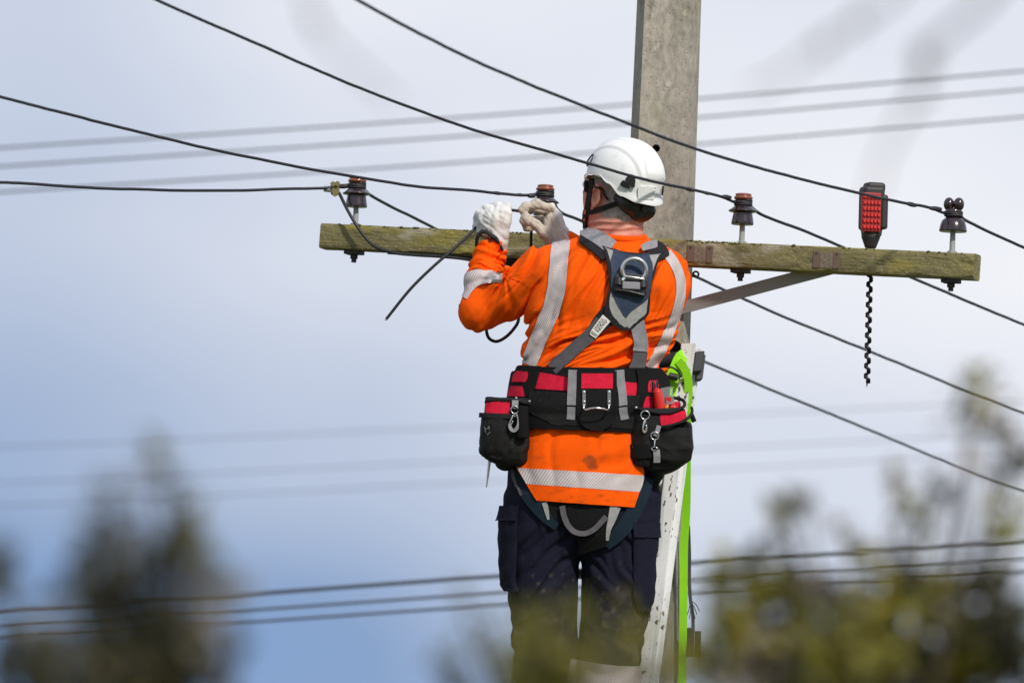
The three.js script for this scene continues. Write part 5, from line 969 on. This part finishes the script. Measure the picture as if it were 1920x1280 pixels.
const clip = (t, at, s = 1) => {   // ring, swivel and snap hook
  vpart('ring', place(new THREE.TorusGeometry(0.0105 * s, 0.0016 * s, 8, 24), at), matSteel, t);
  vpart('swivel', place(new THREE.CylinderGeometry(0.0028 * s, 0.0028 * s, 0.012 * s, 8), at.clone().add(V3(0, -0.014 * s, 0.001))), matSteel, t);
};
{
  const t = thing('tool_pouch', Wd(948, 868, 0.36), 'smaller black tool pouch with a red panel beside a hanging spike', 'tool pouch', 'tool pouches on the belt');
  const z = 0.362;
  const core = boxy([[744, 912, 994, z, 0.045], [775, 908, 994, z, 0.047], [810, 905, 993, z, 0.05], [845, 902, 992, z, 0.05], [860, 910, 990, z, 0.044], [873, 935, 986, z, 0.03]], 0.014);
  const hollow = boxy([[700, 917, 988, z, 0.038], [770, 915, 988, z, 0.038]], 0.004);
  const wr = (x, y, zz) => 0.0032 * folds(x, y, zz, 0.9, 0.35, 26, 6, 3.9) * sstep(-0.26, -0.3, y) + 0.0025 * noise(x * 28, y * 28, zz * 28);
  const F = (x, y, zz) => { let d = smax(core(x, y, zz), -hollow(x, y, zz), 0.004); return Math.abs(d) < 0.02 ? d - wr(x, y, zz) : d; };
  vpart('pouch_body', surface(F, V3(V(890, 0, z).x, V(0, 885, z).y, 0.29), V3(V(1005, 0, z).x, V(0, 735, z).y, 0.43), 0.0032), mPouch, t);
  vpart('lower_lobe', surface((x, y, q) => ellipsoid(V(948, 868, 0.35), 0.03, 0.022, 0.03)(x, y, q) - 0.003 * noise(x * 30, y * 30, q * 30), V(915, 900, 0.35).setZ(0.3), V(985, 835, 0.35).setZ(0.4), 0.004), mPouch, t);
  const Fo = (x, y, zz) => core(x, y, zz) - 0.002, zs = [0.6, 0.2];
  vpart('rim', limb([V(912, 754, 0.375), V(917, 751, 0.400), V(945, 749, 0.409), V(970, 751, 0.410), V(989, 756, 0.404), V(994, 757, 0.38)], 0.0062, 60, 8), mBorder, t);
  vpart('rim_band', panel(Fo, [[744, 911, 990, 750], [752, 911, 990, 758]], 20, 4, { off: 0.0, th: 0.003, zs }), mBorder, t);
  vpart('red_panel', panel(Fo, [[752, 913, 956, 753], [764, 911, 956, 764], [777, 910, 955, 777]], 14, 8, { off: 0.001, th: 0.002, zs }), mRedBand, t);
  const pocket = vpart('front_pocket', panel(Fo, [[775, 906, 957, 777], [800, 903, 957, 800], [830, 900, 955, 830], [850, 902, 952, 852], [858, 912, 945, 862]], 20, 26, { off: (u, v) => 0.002 + 0.010 * Math.sin(Math.PI * u) * Math.sin(Math.PI * Math.min(1, v * 1.1 + 0.15)) + 0.003 * noise(u * 5, v * 6, 1), th: 0.003, zs }), mPouch, t);
  vpart('pocket_binding', panel(Fo, [[774, 905, 957, 776], [783, 904, 957, 785]], 16, 4, { off: 0.008, th: 0.004, zs }), mBorder, pocket);
  vpart('tool_sleeve', limb([V(980, 762, 0.415), V(979, 790, 0.42), V(978, 821, 0.416)], 0.0165, 16, 14), mBlackCloth, t);
  for (const [x, y] of [[968, 746], [993, 752]]) vpart('rivet', place(new THREE.SphereGeometry(0.0036, 10, 8), V(x, y, 0.419)), mRivet, t);
  vpart('webbing_tab', ribbonOf([V(966, 750, 0.418), V(966, 758, 0.421), V(965, 766, 0.421)], 0.018, 0.0025, V3(0, 0, 1)), mGreyWeb, t);
  clip(t, V(965, 768, 0.425));
  vpart('snap_hook', limb([V(962, 778, 0.427), V(959, 786, 0.429), V(956, 793, 0.429), V(958, 796, 0.428), V(962, 789, 0.428)], 0.0022, 30, 8), matSteel, t);
  vpart('webbing_loop', ribbonOf([V(970, 774, 0.423), V(973, 786, 0.43), V(971, 799, 0.433), V(964, 807, 0.433), V(957, 803, 0.43), V(956, 794, 0.428)], 0.010, 0.002, V3(0.5, 0.1, 1)), mGreyWeb, t);
  // pale rubbed lettering on the pocket
  const scr = []; for (const s of [[910, 806, 928, 797], [914, 815, 932, 801], [909, 800, 913, 812], [916, 798, 918, 806], [921, 798, 925, 804]]) scr.push(strap((x, y, q) => Fo(x, y, q) - 0.008, [[s[0], s[1]], [(s[0] + s[2]) / 2, (s[1] + s[3]) / 2 - 1], [s[2], s[3]]], 1.1, { off: 0.004, th: 0.0006, across: 1, n: 6, zs }));
  vpart('rubbed_print', merge(scr), M(0.16, 0.16, 0.165, 0.8), pocket);
  const sp = thing('drift_spike', Wd(916, 880, 0.36), 'tapered bright steel spike poking out under the smaller pouch', 'spike');
  vpart('blade', limb([V(919, 845, 0.36), V(917, 870, 0.362), V(912, 913, 0.364)], (u) => mix(0.0062, 0.0018, u), 20, 10), matSteel, sp);
}
{
  const t = thing('tool_pouch', Wd(1245, 880, 0.37), 'larger black tool pouch filled with red handled tools by the ladder', 'tool pouch', 'tool pouches on the belt');
  const z = 0.362;
  const core = boxy([[768, 1189, 1283, z, 0.050], [800, 1186, 1284, z, 0.052], [835, 1183, 1282, z, 0.052], [866, 1184, 1270, z, 0.046], [880, 1198, 1255, z, 0.032]], 0.014);
  const outer = boxy([[790, 1238, 1297, z - 0.004, 0.058], [815, 1225, 1300, z, 0.066], [840, 1210, 1301, z, 0.068], [862, 1196, 1292, z, 0.06], [880, 1205, 1270, z, 0.045], [890, 1225, 1255, z, 0.028]], 0.016, 2.6);
  const hollow = boxy([[730, 1197, 1276, z, 0.042], [800, 1197, 1276, z, 0.042]], 0.004);
  const wr = (x, y, q) => 0.005 * folds(x, y, q, 0.75, -0.5, 17, 4, 2.9) * sstep(-0.26, -0.31, y) + 0.0028 * noise(x * 24, y * 24, q * 24);
  const F = (x, y, q) => { let d = smin(core(x, y, q), outer(x, y, q), 0.012); d = smax(d, -hollow(x, y, q), 0.004); d = smax(d, -(boxy([[770, 1246, 1292, z + 0.042, 0.014], [802, 1246, 1292, z + 0.042, 0.014]], 0.003)(x, y, q)), 0.003); return Math.abs(d) < 0.02 ? d - wr(x, y, q) : d; };
  vpart('pouch_body', surface(F, V3(V(1170, 0, z).x, V(0, 900, z).y, 0.27), V3(V(1312, 0, z).x, V(0, 755, z).y, 0.45), 0.0032), mPouch, t);
  vpart('lower_lobe', surface((x, y, q) => cone(V(1228, 880, 0.34), V(1226, 908, 0.325), 0.032, 0.016)(x, y, q) - 0.003 * noise(x * 30, y * 30, q * 30), V(1185, 930, 0.34).setZ(0.27), V(1270, 845, 0.34).setZ(0.4), 0.004), mPouch, t);
  const Fc = (x, y, q) => core(x, y, q) - 0.003, zs = [0.6, 0.2];
  vpart('red_lining', panel((x, y, q) => core(x, y, q) - 0.002, [[770, 1238, 1284, 764], [785, 1238, 1286, 780], [800, 1240, 1290, 790]], 16, 10, { off: 0.001, th: 0.002, zs }), mRedBand, t);
  vpart('rim', limb([V(1190, 766, 0.395), V(1196, 766, 0.414), V(1215, 770, 0.418), V(1240, 774, 0.419), V(1262, 772, 0.417), V(1281, 763, 0.405), V(1284, 756, 0.375), V(1278, 749, 0.335), V(1255, 745, 0.315), V(1220, 748, 0.312), V(1195, 756, 0.33), V(1189, 764, 0.37), V(1190, 766, 0.395)], 0.0048, 110, 10), mBorder, t);
  vpart('rim_band', panel(Fc, [[764, 1190, 1284, 760], [776, 1190, 1284, 770]], 24, 4, { off: 0.0, th: 0.003, zs }), mBorder, t);
  vpart('inner_lining', limb([V(1200, 764, 0.33), V(1235, 762, 0.322), V(1275, 762, 0.335)], 0.014, 16, 10), mRedBand, t);
  vpart('pocket_rim', limb([V(1239, 800, 0.424), V(1255, 798, 0.432), V(1275, 792, 0.432), V(1292, 782, 0.418), V(1298, 772, 0.39), V(1297, 764, 0.36)], 0.0042, 50, 8), mBorder, t);
  vpart('corner_tab', place(box(0.014, 0.026, 0.01, 0.003).rotateZ(0.4), V(1299, 783, 0.395)), mBlackCloth, t);
  vpart('front_holster', panel(Fc, [[776, 1190, 1238, 780], [800, 1187, 1238, 802], [830, 1185, 1237, 832], [858, 1184, 1232, 860], [868, 1188, 1228, 868]], 18, 26, { off: (u, v) => 0.002 + 0.012 * Math.sin(Math.PI * u) * sstep(0, 0.2, v) + 0.004 * noise(u * 5, v * 4, 7), th: 0.004, zs }), mPouch, t);
  vpart('holster_band', panel(Fc, [[833, 1187, 1236, 832], [844, 1187, 1236, 843], [857, 1186, 1235, 856]], 16, 6, { off: (u) => 0.010 + 0.010 * Math.sin(Math.PI * u), th: 0.004, zs }), mBlackCloth, t);
  for (const [x, y] of [[1188, 837], [1188, 846]]) vpart('rivet', place(new THREE.SphereGeometry(0.004, 10, 8), onto(Fc, x, y, ...zs).add(V3(0, 0, 0.016))), mRivet, t);
  vpart('rivet', place(new THREE.SphereGeometry(0.0046, 12, 8), V(1193, 764, 0.424)), mRivet, t);
  clip(t, V(1210, 778, 0.434), 1.15);
  vpart('snap_hook', limb([V(1209, 788, 0.436), V(1207, 796, 0.438), V(1206, 806, 0.438), V(1209, 811, 0.437), V(1212, 806, 0.437), V(1212, 796, 0.437)], 0.0032, 40, 8), matSteel, t);
  vpart('webbing_tab', ribbonOf([V(1236, 798, 0.428), V(1233, 808, 0.432), V(1228, 817, 0.434)], 0.013, 0.0025, V3(-0.2, 0.2, 1)), mGreyWeb, t);
  vpart('webbing_tab', ribbonOf([V(1231, 843, 0.44), V(1232, 855, 0.441), V(1232, 867, 0.438)], 0.019, 0.0025, V3(0, 0, 1)), mGreyWeb, t);
  clip(t, V(1228, 817, 0.438), 1.05);
  vpart('ring', place(new THREE.TorusGeometry(0.009, 0.0015, 8, 22).scale(1, 0.55, 1), V(1228, 841, 0.444)), matSteel, t);
  vpart('swivel', limb([V(1227.5, 825, 0.44), V(1227.5, 838, 0.443)], 0.0016, 6, 8), matSteel, t);
  // tools standing in the pouch
  const tool = (name, label, cat, base) => thing(name, base.clone().applyMatrix4(TO_WORLD), label, cat);
  const mRedTool = P(0.66, 0.014, 0.012, 0.35, { clearcoat: 0.4 });
  const pl = tool('pliers', 'pliers with a thick glossy red handle standing in the larger pouch', 'pliers', V(1238, 780, 0.385));
  vpart('handle', limb([V(1240, 785, 0.385), V(1238, 765, 0.388), V(1235, 745, 0.39), V(1232, 731, 0.39), V(1231, 727, 0.39)], (u) => u > 0.9 ? mix(0.0125, 0.004, (u - 0.9) * 10) : mix(0.0165, 0.0125, u), 40, 14), mRedTool, pl);
  vpart('handle', limb([V(1226, 785, 0.36), V(1225, 765, 0.362), V(1224, 748, 0.364)], 0.009, 12, 10), mRedTool, pl);
  const cb = tool('cable_cutter', 'black jawed cutter standing behind the red pliers', 'cutter', V(1228, 770, 0.36));
  for (const x of [1224, 1233]) vpart('jaw', limb([V(x + 1, 770, 0.365), V(x, 735, 0.37), V(x - 1, 714, 0.372)], (u) => mix(0.006, 0.0035, u), 12, 8), M(0.02, 0.02, 0.02, 0.3, { metalness: 0.6 }), cb);
  for (const x of [1221.5, 1230.5]) vpart('edge', limb([V(x, 732, 0.377), V(x - 0.5, 716, 0.378)], 0.0012, 6, 6), matSteel, cb);
  const sd = tool('screwdriver', 'screwdriver with a red knob and yellow collar in the larger pouch', 'screwdriver', V(1258, 780, 0.38));
  vpart('knob', limb([V(1266, 782, 0.385), V(1264, 768, 0.388), V(1263, 758, 0.388)], (u) => u > 0.8 ? mix(0.0105, 0.004, (u - 0.8) * 5) : 0.0105, 20, 12), mRedTool, sd);
  vpart('collar', place(new THREE.CylinderGeometry(0.006, 0.006, 0.03, 12), V(1250, 769, 0.384)), M(0.75, 0.32, 0.02, 0.4), sd);
  vpart('ferrule', place(new THREE.CylinderGeometry(0.0045, 0.0045, 0.014, 12), V(1251, 756, 0.384)), matSteel, sd);
  const cp = tool('parts_packet', 'small clear plastic packet tucked behind the red pliers', 'packet', V(1250, 760, 0.35));
  vpart('film', place(box(0.034, 0.05, 0.006, 0.0025).rotateZ(0.15), V(1252, 742, 0.35)), P(0.9, 0.92, 0.9, 0.12, { transmission: 0.85, thickness: 0 }), cp);
  vpart('red_insert', place(box(0.018, 0.012, 0.004, 0.001), V(1253, 748, 0.352)), mRedTool, cp);
}
// ---------------------------------------------------------------- foreground trees, close to the camera and far out of focus
const matBark = M(0.075, 0.058, 0.045, 0.95);
const matLeaf = P(1, 1, 1, 0.75, { vertexColors: true, side: THREE.DoubleSide, transmission: 0.25, thickness: 0 });
function leafCloud(spots, size, palette) {
  const pos = [], col = [], idx = [];
  for (const p of spots) {
    const d = V3(rnd() - 0.5, rnd() - 0.25, rnd() - 0.5).normalize(), n = V3(rnd() - 0.5, rnd() + 0.15, rnd() - 0.5).normalize(), s = d.clone().cross(n).normalize(), up = s.clone().cross(d), L = size * mix(0.6, 1.25, rnd()), Wl = L * mix(0.34, 0.5, rnd());
    const k = pos.length / 3, c = palette[Math.floor(rnd() * palette.length)], j = 0.75 + 0.5 * rnd();
    const put = (a, b, h) => pos.push(p.x + d.x * a + s.x * b + up.x * h, p.y + d.y * a + s.y * b + up.y * h, p.z + d.z * a + s.z * b + up.z * h);
    put(0, 0, 0); put(L * 0.45, Wl / 2, L * 0.08); put(L * 0.45, -Wl / 2, L * 0.08); put(L, 0, -L * 0.1); put(L * 0.5, 0, 0);
    for (let i = 0; i < 5; i++) col.push(c[0] * j, c[1] * j, c[2] * j);
    idx.push(k, k + 4, k + 1, k, k + 2, k + 4, k + 1, k + 4, k + 3, k + 4, k + 2, k + 3);
  }
  const g = new THREE.BufferGeometry(); g.setAttribute('position', new THREE.Float32BufferAttribute(pos, 3)); g.setAttribute('color', new THREE.Float32BufferAttribute(col, 3)); g.setIndex(idx);
  const q = g.toNonIndexed(); q.computeVertexNormals(); return q;
}
const gauss = () => (rnd() + rnd() + rnd() + rnd() - 2) * 0.85;
/** clusters: [photo x, y, radius in photo pixels, leaves, palette number]; d: metres from the camera */
function tree(name, label, d, trunkPx, clusters, palettes, leafSize, crown, thick = 1) {
  const z = DIST - d, top = V(trunkPx[0], trunkPx[1], z), ground = top.clone().applyMatrix4(TO_WORLD); ground.y = 0;
  const t = thing(name, ground, label, 'tree', 'leafy trees close to the camera'), foot = ground.clone().applyMatrix4(TO_VIEW);
  const mid = foot.clone().lerp(top, 0.5).add(V3(0.08 * gauss(), 0, 0.1 * gauss()));
  const limbs = [limb([foot, mid, top], (u) => mix(0.07, 0.022, u), 24, 10)], px = (DIST - z) / DIST / PPM, spots = palettes.map(() => []);
  for (const [x, y, r, n, pal = 0] of clusters) {
    const c = V(x, y, z + gauss() * 0.12), R = r * px, root = top.clone().add(V3(gauss() * 0.05, -0.15 * rnd(), gauss() * 0.05)), knee = root.clone().lerp(c, 0.5).add(V3(gauss() * 0.03, 0.02, gauss() * 0.04));
    limbs.push(limb([root, knee, c], (u) => mix(0.007, 0.0016, u), 14, 6));
    for (let i = 0; i < n * thick * (y > 1090 ? 2.4 : 1.5); i++) spots[pal].push(c.clone().add(V3(gauss() * R, gauss() * R, gauss() * R * 1.2)));
    for (let i = 0; i < n * 0.15; i++) spots[pal].push(knee.clone().lerp(c, rnd()).add(V3(gauss() * R * 0.5, gauss() * R * 0.5, gauss() * R)));
  }
  // the rest of the crown, below the picture
  for (let i = 0; i < crown.n; i++) { const a = rnd() * 6.283, e = Math.acos(2 * rnd() - 1), q = Math.cbrt(rnd()), lump = 0.75 + 0.5 * noise(Math.cos(a) * 2, Math.sin(a) * 2, e * 2 + d); spots[i % palettes.length].push(top.clone().add(V3(Math.sin(e) * Math.cos(a) * crown.r * q * lump, -crown.drop + Math.cos(e) * crown.h * q * lump, Math.sin(e) * Math.sin(a) * crown.r * q * lump))); }
  for (let i = 0; i < 14; i++) { const a = i / 14 * 6.283, b = top.clone().add(V3(Math.cos(a) * crown.r * 0.75, -crown.drop + gauss() * crown.h * 0.3, Math.sin(a) * crown.r * 0.75)), k = foot.clone().lerp(top, 0.55 + 0.3 * rnd()); limbs.push(limb([k, k.clone().lerp(b, 0.5).add(V3(0, 0.06, 0)), b], (u) => mix(0.016, 0.003, u), 12, 6)); }
  vpart('trunk', merge(limbs), matBark, t);
  palettes.forEach((p, i) => { if (spots[i].length) vpart('crown', leafCloud(spots[i], leafSize, p), matLeaf, t).userData.kind = 'stuff'; });
}
const olive = [[0.21, 0.18, 0.010], [0.14, 0.145, 0.010], [0.25, 0.205, 0.012], [0.09, 0.10, 0.010], [0.31, 0.255, 0.014]], dark = [[0.040, 0.040, 0.010], [0.055, 0.05, 0.013], [0.075, 0.06, 0.018], [0.028, 0.033, 0.010]], pale = [[0.25, 0.21, 0.15], [0.30, 0.25, 0.21], [0.19, 0.16, 0.06]];
tree('leafy_tree', 'blurred olive tree filling the lower corner under the far wires', 6.9, [1660, 1560], [
  [1840, 745, 38, 16, 0], [1815, 800, 34, 10, 1], [1880, 810, 36, 11, 2], [1895, 875, 40, 16, 1], [1825, 870, 30, 5, 2], [1510, 945, 30, 9, 1], [1470, 965, 30, 8, 0], [1470, 1030, 34, 9, 1], [1750, 925, 28, 12, 1], [1725, 985, 34, 12, 0], [1690, 905, 26, 4, 2], [1580, 1000, 30, 6, 2], [1890, 1000, 40, 16, 0], [1905, 960, 30, 8, 0],
  [1640, 1060, 44, 14, 0], [1400, 1080, 40, 26, 0], [1430, 1130, 50, 44, 0], [1350, 1100, 26, 10, 0], [1370, 1180, 44, 30, 0], [1500, 1110, 50, 26, 2], [1560, 1150, 60, 34, 2], [1640, 1170, 60, 52, 0], [1680, 1110, 44, 22, 1], [1740, 1120, 50, 36, 0], [1790, 1180, 60, 52, 0], [1860, 1120, 50, 26, 1], [1900, 1190, 60, 44, 1], [1480, 1210, 70, 64, 1], [1560, 1240, 70, 64, 0], [1400, 1250, 60, 50, 2], [1680, 1250, 80, 80, 0], [1800, 1250, 80, 80, 0], [1900, 1260, 70, 64, 1], [1330, 1260, 46, 26, 0], [1460, 1290, 80, 70, 2], [1600, 1310, 90, 90, 1], [1760, 1320, 90, 90, 0]],
  [olive, dark, pale], 0.030, { n: 5200, r: 0.55, h: 0.42, drop: 0.32 });
tree('leafy_tree', 'blurred dark shoots standing alone against the blue sky', 5.4, [290, 1650], [
  [205, 930, 26, 7, 1], [200, 990, 30, 11, 1], [185, 1045, 36, 16, 1], [300, 865, 24, 6, 0], [320, 920, 26, 9, 1], [335, 985, 30, 12, 0], [345, 1010, 30, 10, 1], [355, 1040, 34, 16, 0], [250, 900, 34, 4, 2], [262, 1000, 40, 8, 2], [255, 1075, 40, 20, 0], [290, 1085, 44, 20, 1], [150, 1100, 40, 12, 1], [200, 1140, 50, 22, 1], [370, 1120, 46, 12, 2], [300, 1160, 50, 24, 1], [330, 1200, 44, 20, 1], [100, 1200, 50, 16, 2], [70, 1240, 50, 22, 1], [210, 1230, 60, 36, 1], [270, 1250, 60, 42, 0], [150, 1270, 60, 26, 2], [400, 1190, 44, 10, 2], [380, 1250, 50, 14, 1], [440, 1120, 30, 2, 2], [-20, 1060, 30, 18, 1], [0, 1110, 34, 12, 1], [20, 1260, 50, 26, 1], [250, 1330, 90, 80, 0], [100, 1340, 80, 60, 1]],
  [olive, dark, pale], 0.026, { n: 4200, r: 0.5, h: 0.36, drop: 0.3 });
tree('leafy_tree', 'blurred yellow green sprigs in front of the trouser legs', 6.0, [1010, 1620], [
  [868, 1130, 22, 5, 0], [905, 1160, 22, 4, 0], [840, 1240, 30, 10, 0], [900, 1230, 30, 10, 0], [1010, 1160, 30, 6, 0], [1045, 1140, 26, 5, 0], [1100, 1160, 30, 5, 0], [1140, 1150, 26, 2, 0], [980, 1195, 34, 8, 0], [1040, 1205, 40, 14, 0], [1110, 1210, 40, 14, 0], [1000, 1250, 44, 30, 0], [1060, 1265, 44, 26, 0], [940, 1260, 36, 16, 0], [1150, 1240, 36, 12, 0], [1190, 1190, 30, 5, 0], [1260, 1200, 34, 12, 0], [1280, 1250, 40, 22, 0], [1220, 1270, 36, 12, 1], [1020, 1310, 60, 60, 0], [860, 1290, 40, 18, 1]],
  [[[0.27, 0.23, 0.016], [0.20, 0.18, 0.014], [0.32, 0.27, 0.02], [0.15, 0.15, 0.014]], dark], 0.024, { n: 3600, r: 0.42, h: 0.34, drop: 0.3 }, 0.5);
// a bare tree whose bough passes above the picture and lets thin twigs hang into it
{
  const z = DIST - 4.9, b0 = V(2750, -350, z), ground = b0.clone().applyMatrix4(TO_WORLD); ground.y = 0;
  const t = thing('bare_tree', ground, 'bare hanging twigs blurred across the upper sky', 'tree'), foot = ground.clone().applyMatrix4(TO_VIEW);
  vpart('trunk', merge([limb([foot, foot.clone().lerp(b0, 0.5).add(V3(0.1, 0, 0)), b0, b0.clone().add(V3(0.15, 0.9, 0))], (u) => mix(0.09, 0.03, u), 30, 10), limb([b0, V(2000, -420, z), V(1300, -430, z), V(500, -360, z)], (u) => mix(0.035, 0.008, u), 40, 8)]), matBark, t);
  const tw = (pts, r) => vpart('twig', limb(pts.map(([x, y]) => V(x, y, z)), (u) => mix(r, r * 0.5, u), 30, 6), matBark, t);
  tw([[2000, -420], [1930, -150], [1860, -10], [1785, 55], [1735, 105], [1728, 135]], 0.0052);
  tw([[1735, 105], [1722, 170], [1690, 230], [1655, 300], [1632, 390]], 0.0026);
  tw([[1850, -430], [1760, -120], [1660, 5], [1600, 45], [1540, 85], [1470, 140], [1400, 170]], 0.0034);
  tw([[640, -370], [560, -160], [575, 0], [600, 60], [660, 120], [740, 190]], 0.0026);
  tw([[1250, -430], [1150, -200], [1010, 160], [890, 175]].map(([x, y], i) => i === 1 ? [1180, -200] : [x, y]).slice(0, 2), 0.002);
  for (const [x, y, s] of [[1735, 108, 0.018], [1545, 85, 0.012], [1610, 40, 0.012], [590, 40, 0.010], [1730, 178, 0.010]]) { const g = new THREE.SphereGeometry(s * 0.5, 10, 8); g.scale(0.8, 1.2, 0.8); vpart('bud', g.translate(...V(x, y, z).toArray()), M(0.10, 0.085, 0.07, 0.95), t); }
}
scene.traverse((o) => { if (o.isMesh) { o.castShadow = true; o.receiveShadow = true; } });
renderer.render(scene, camera);
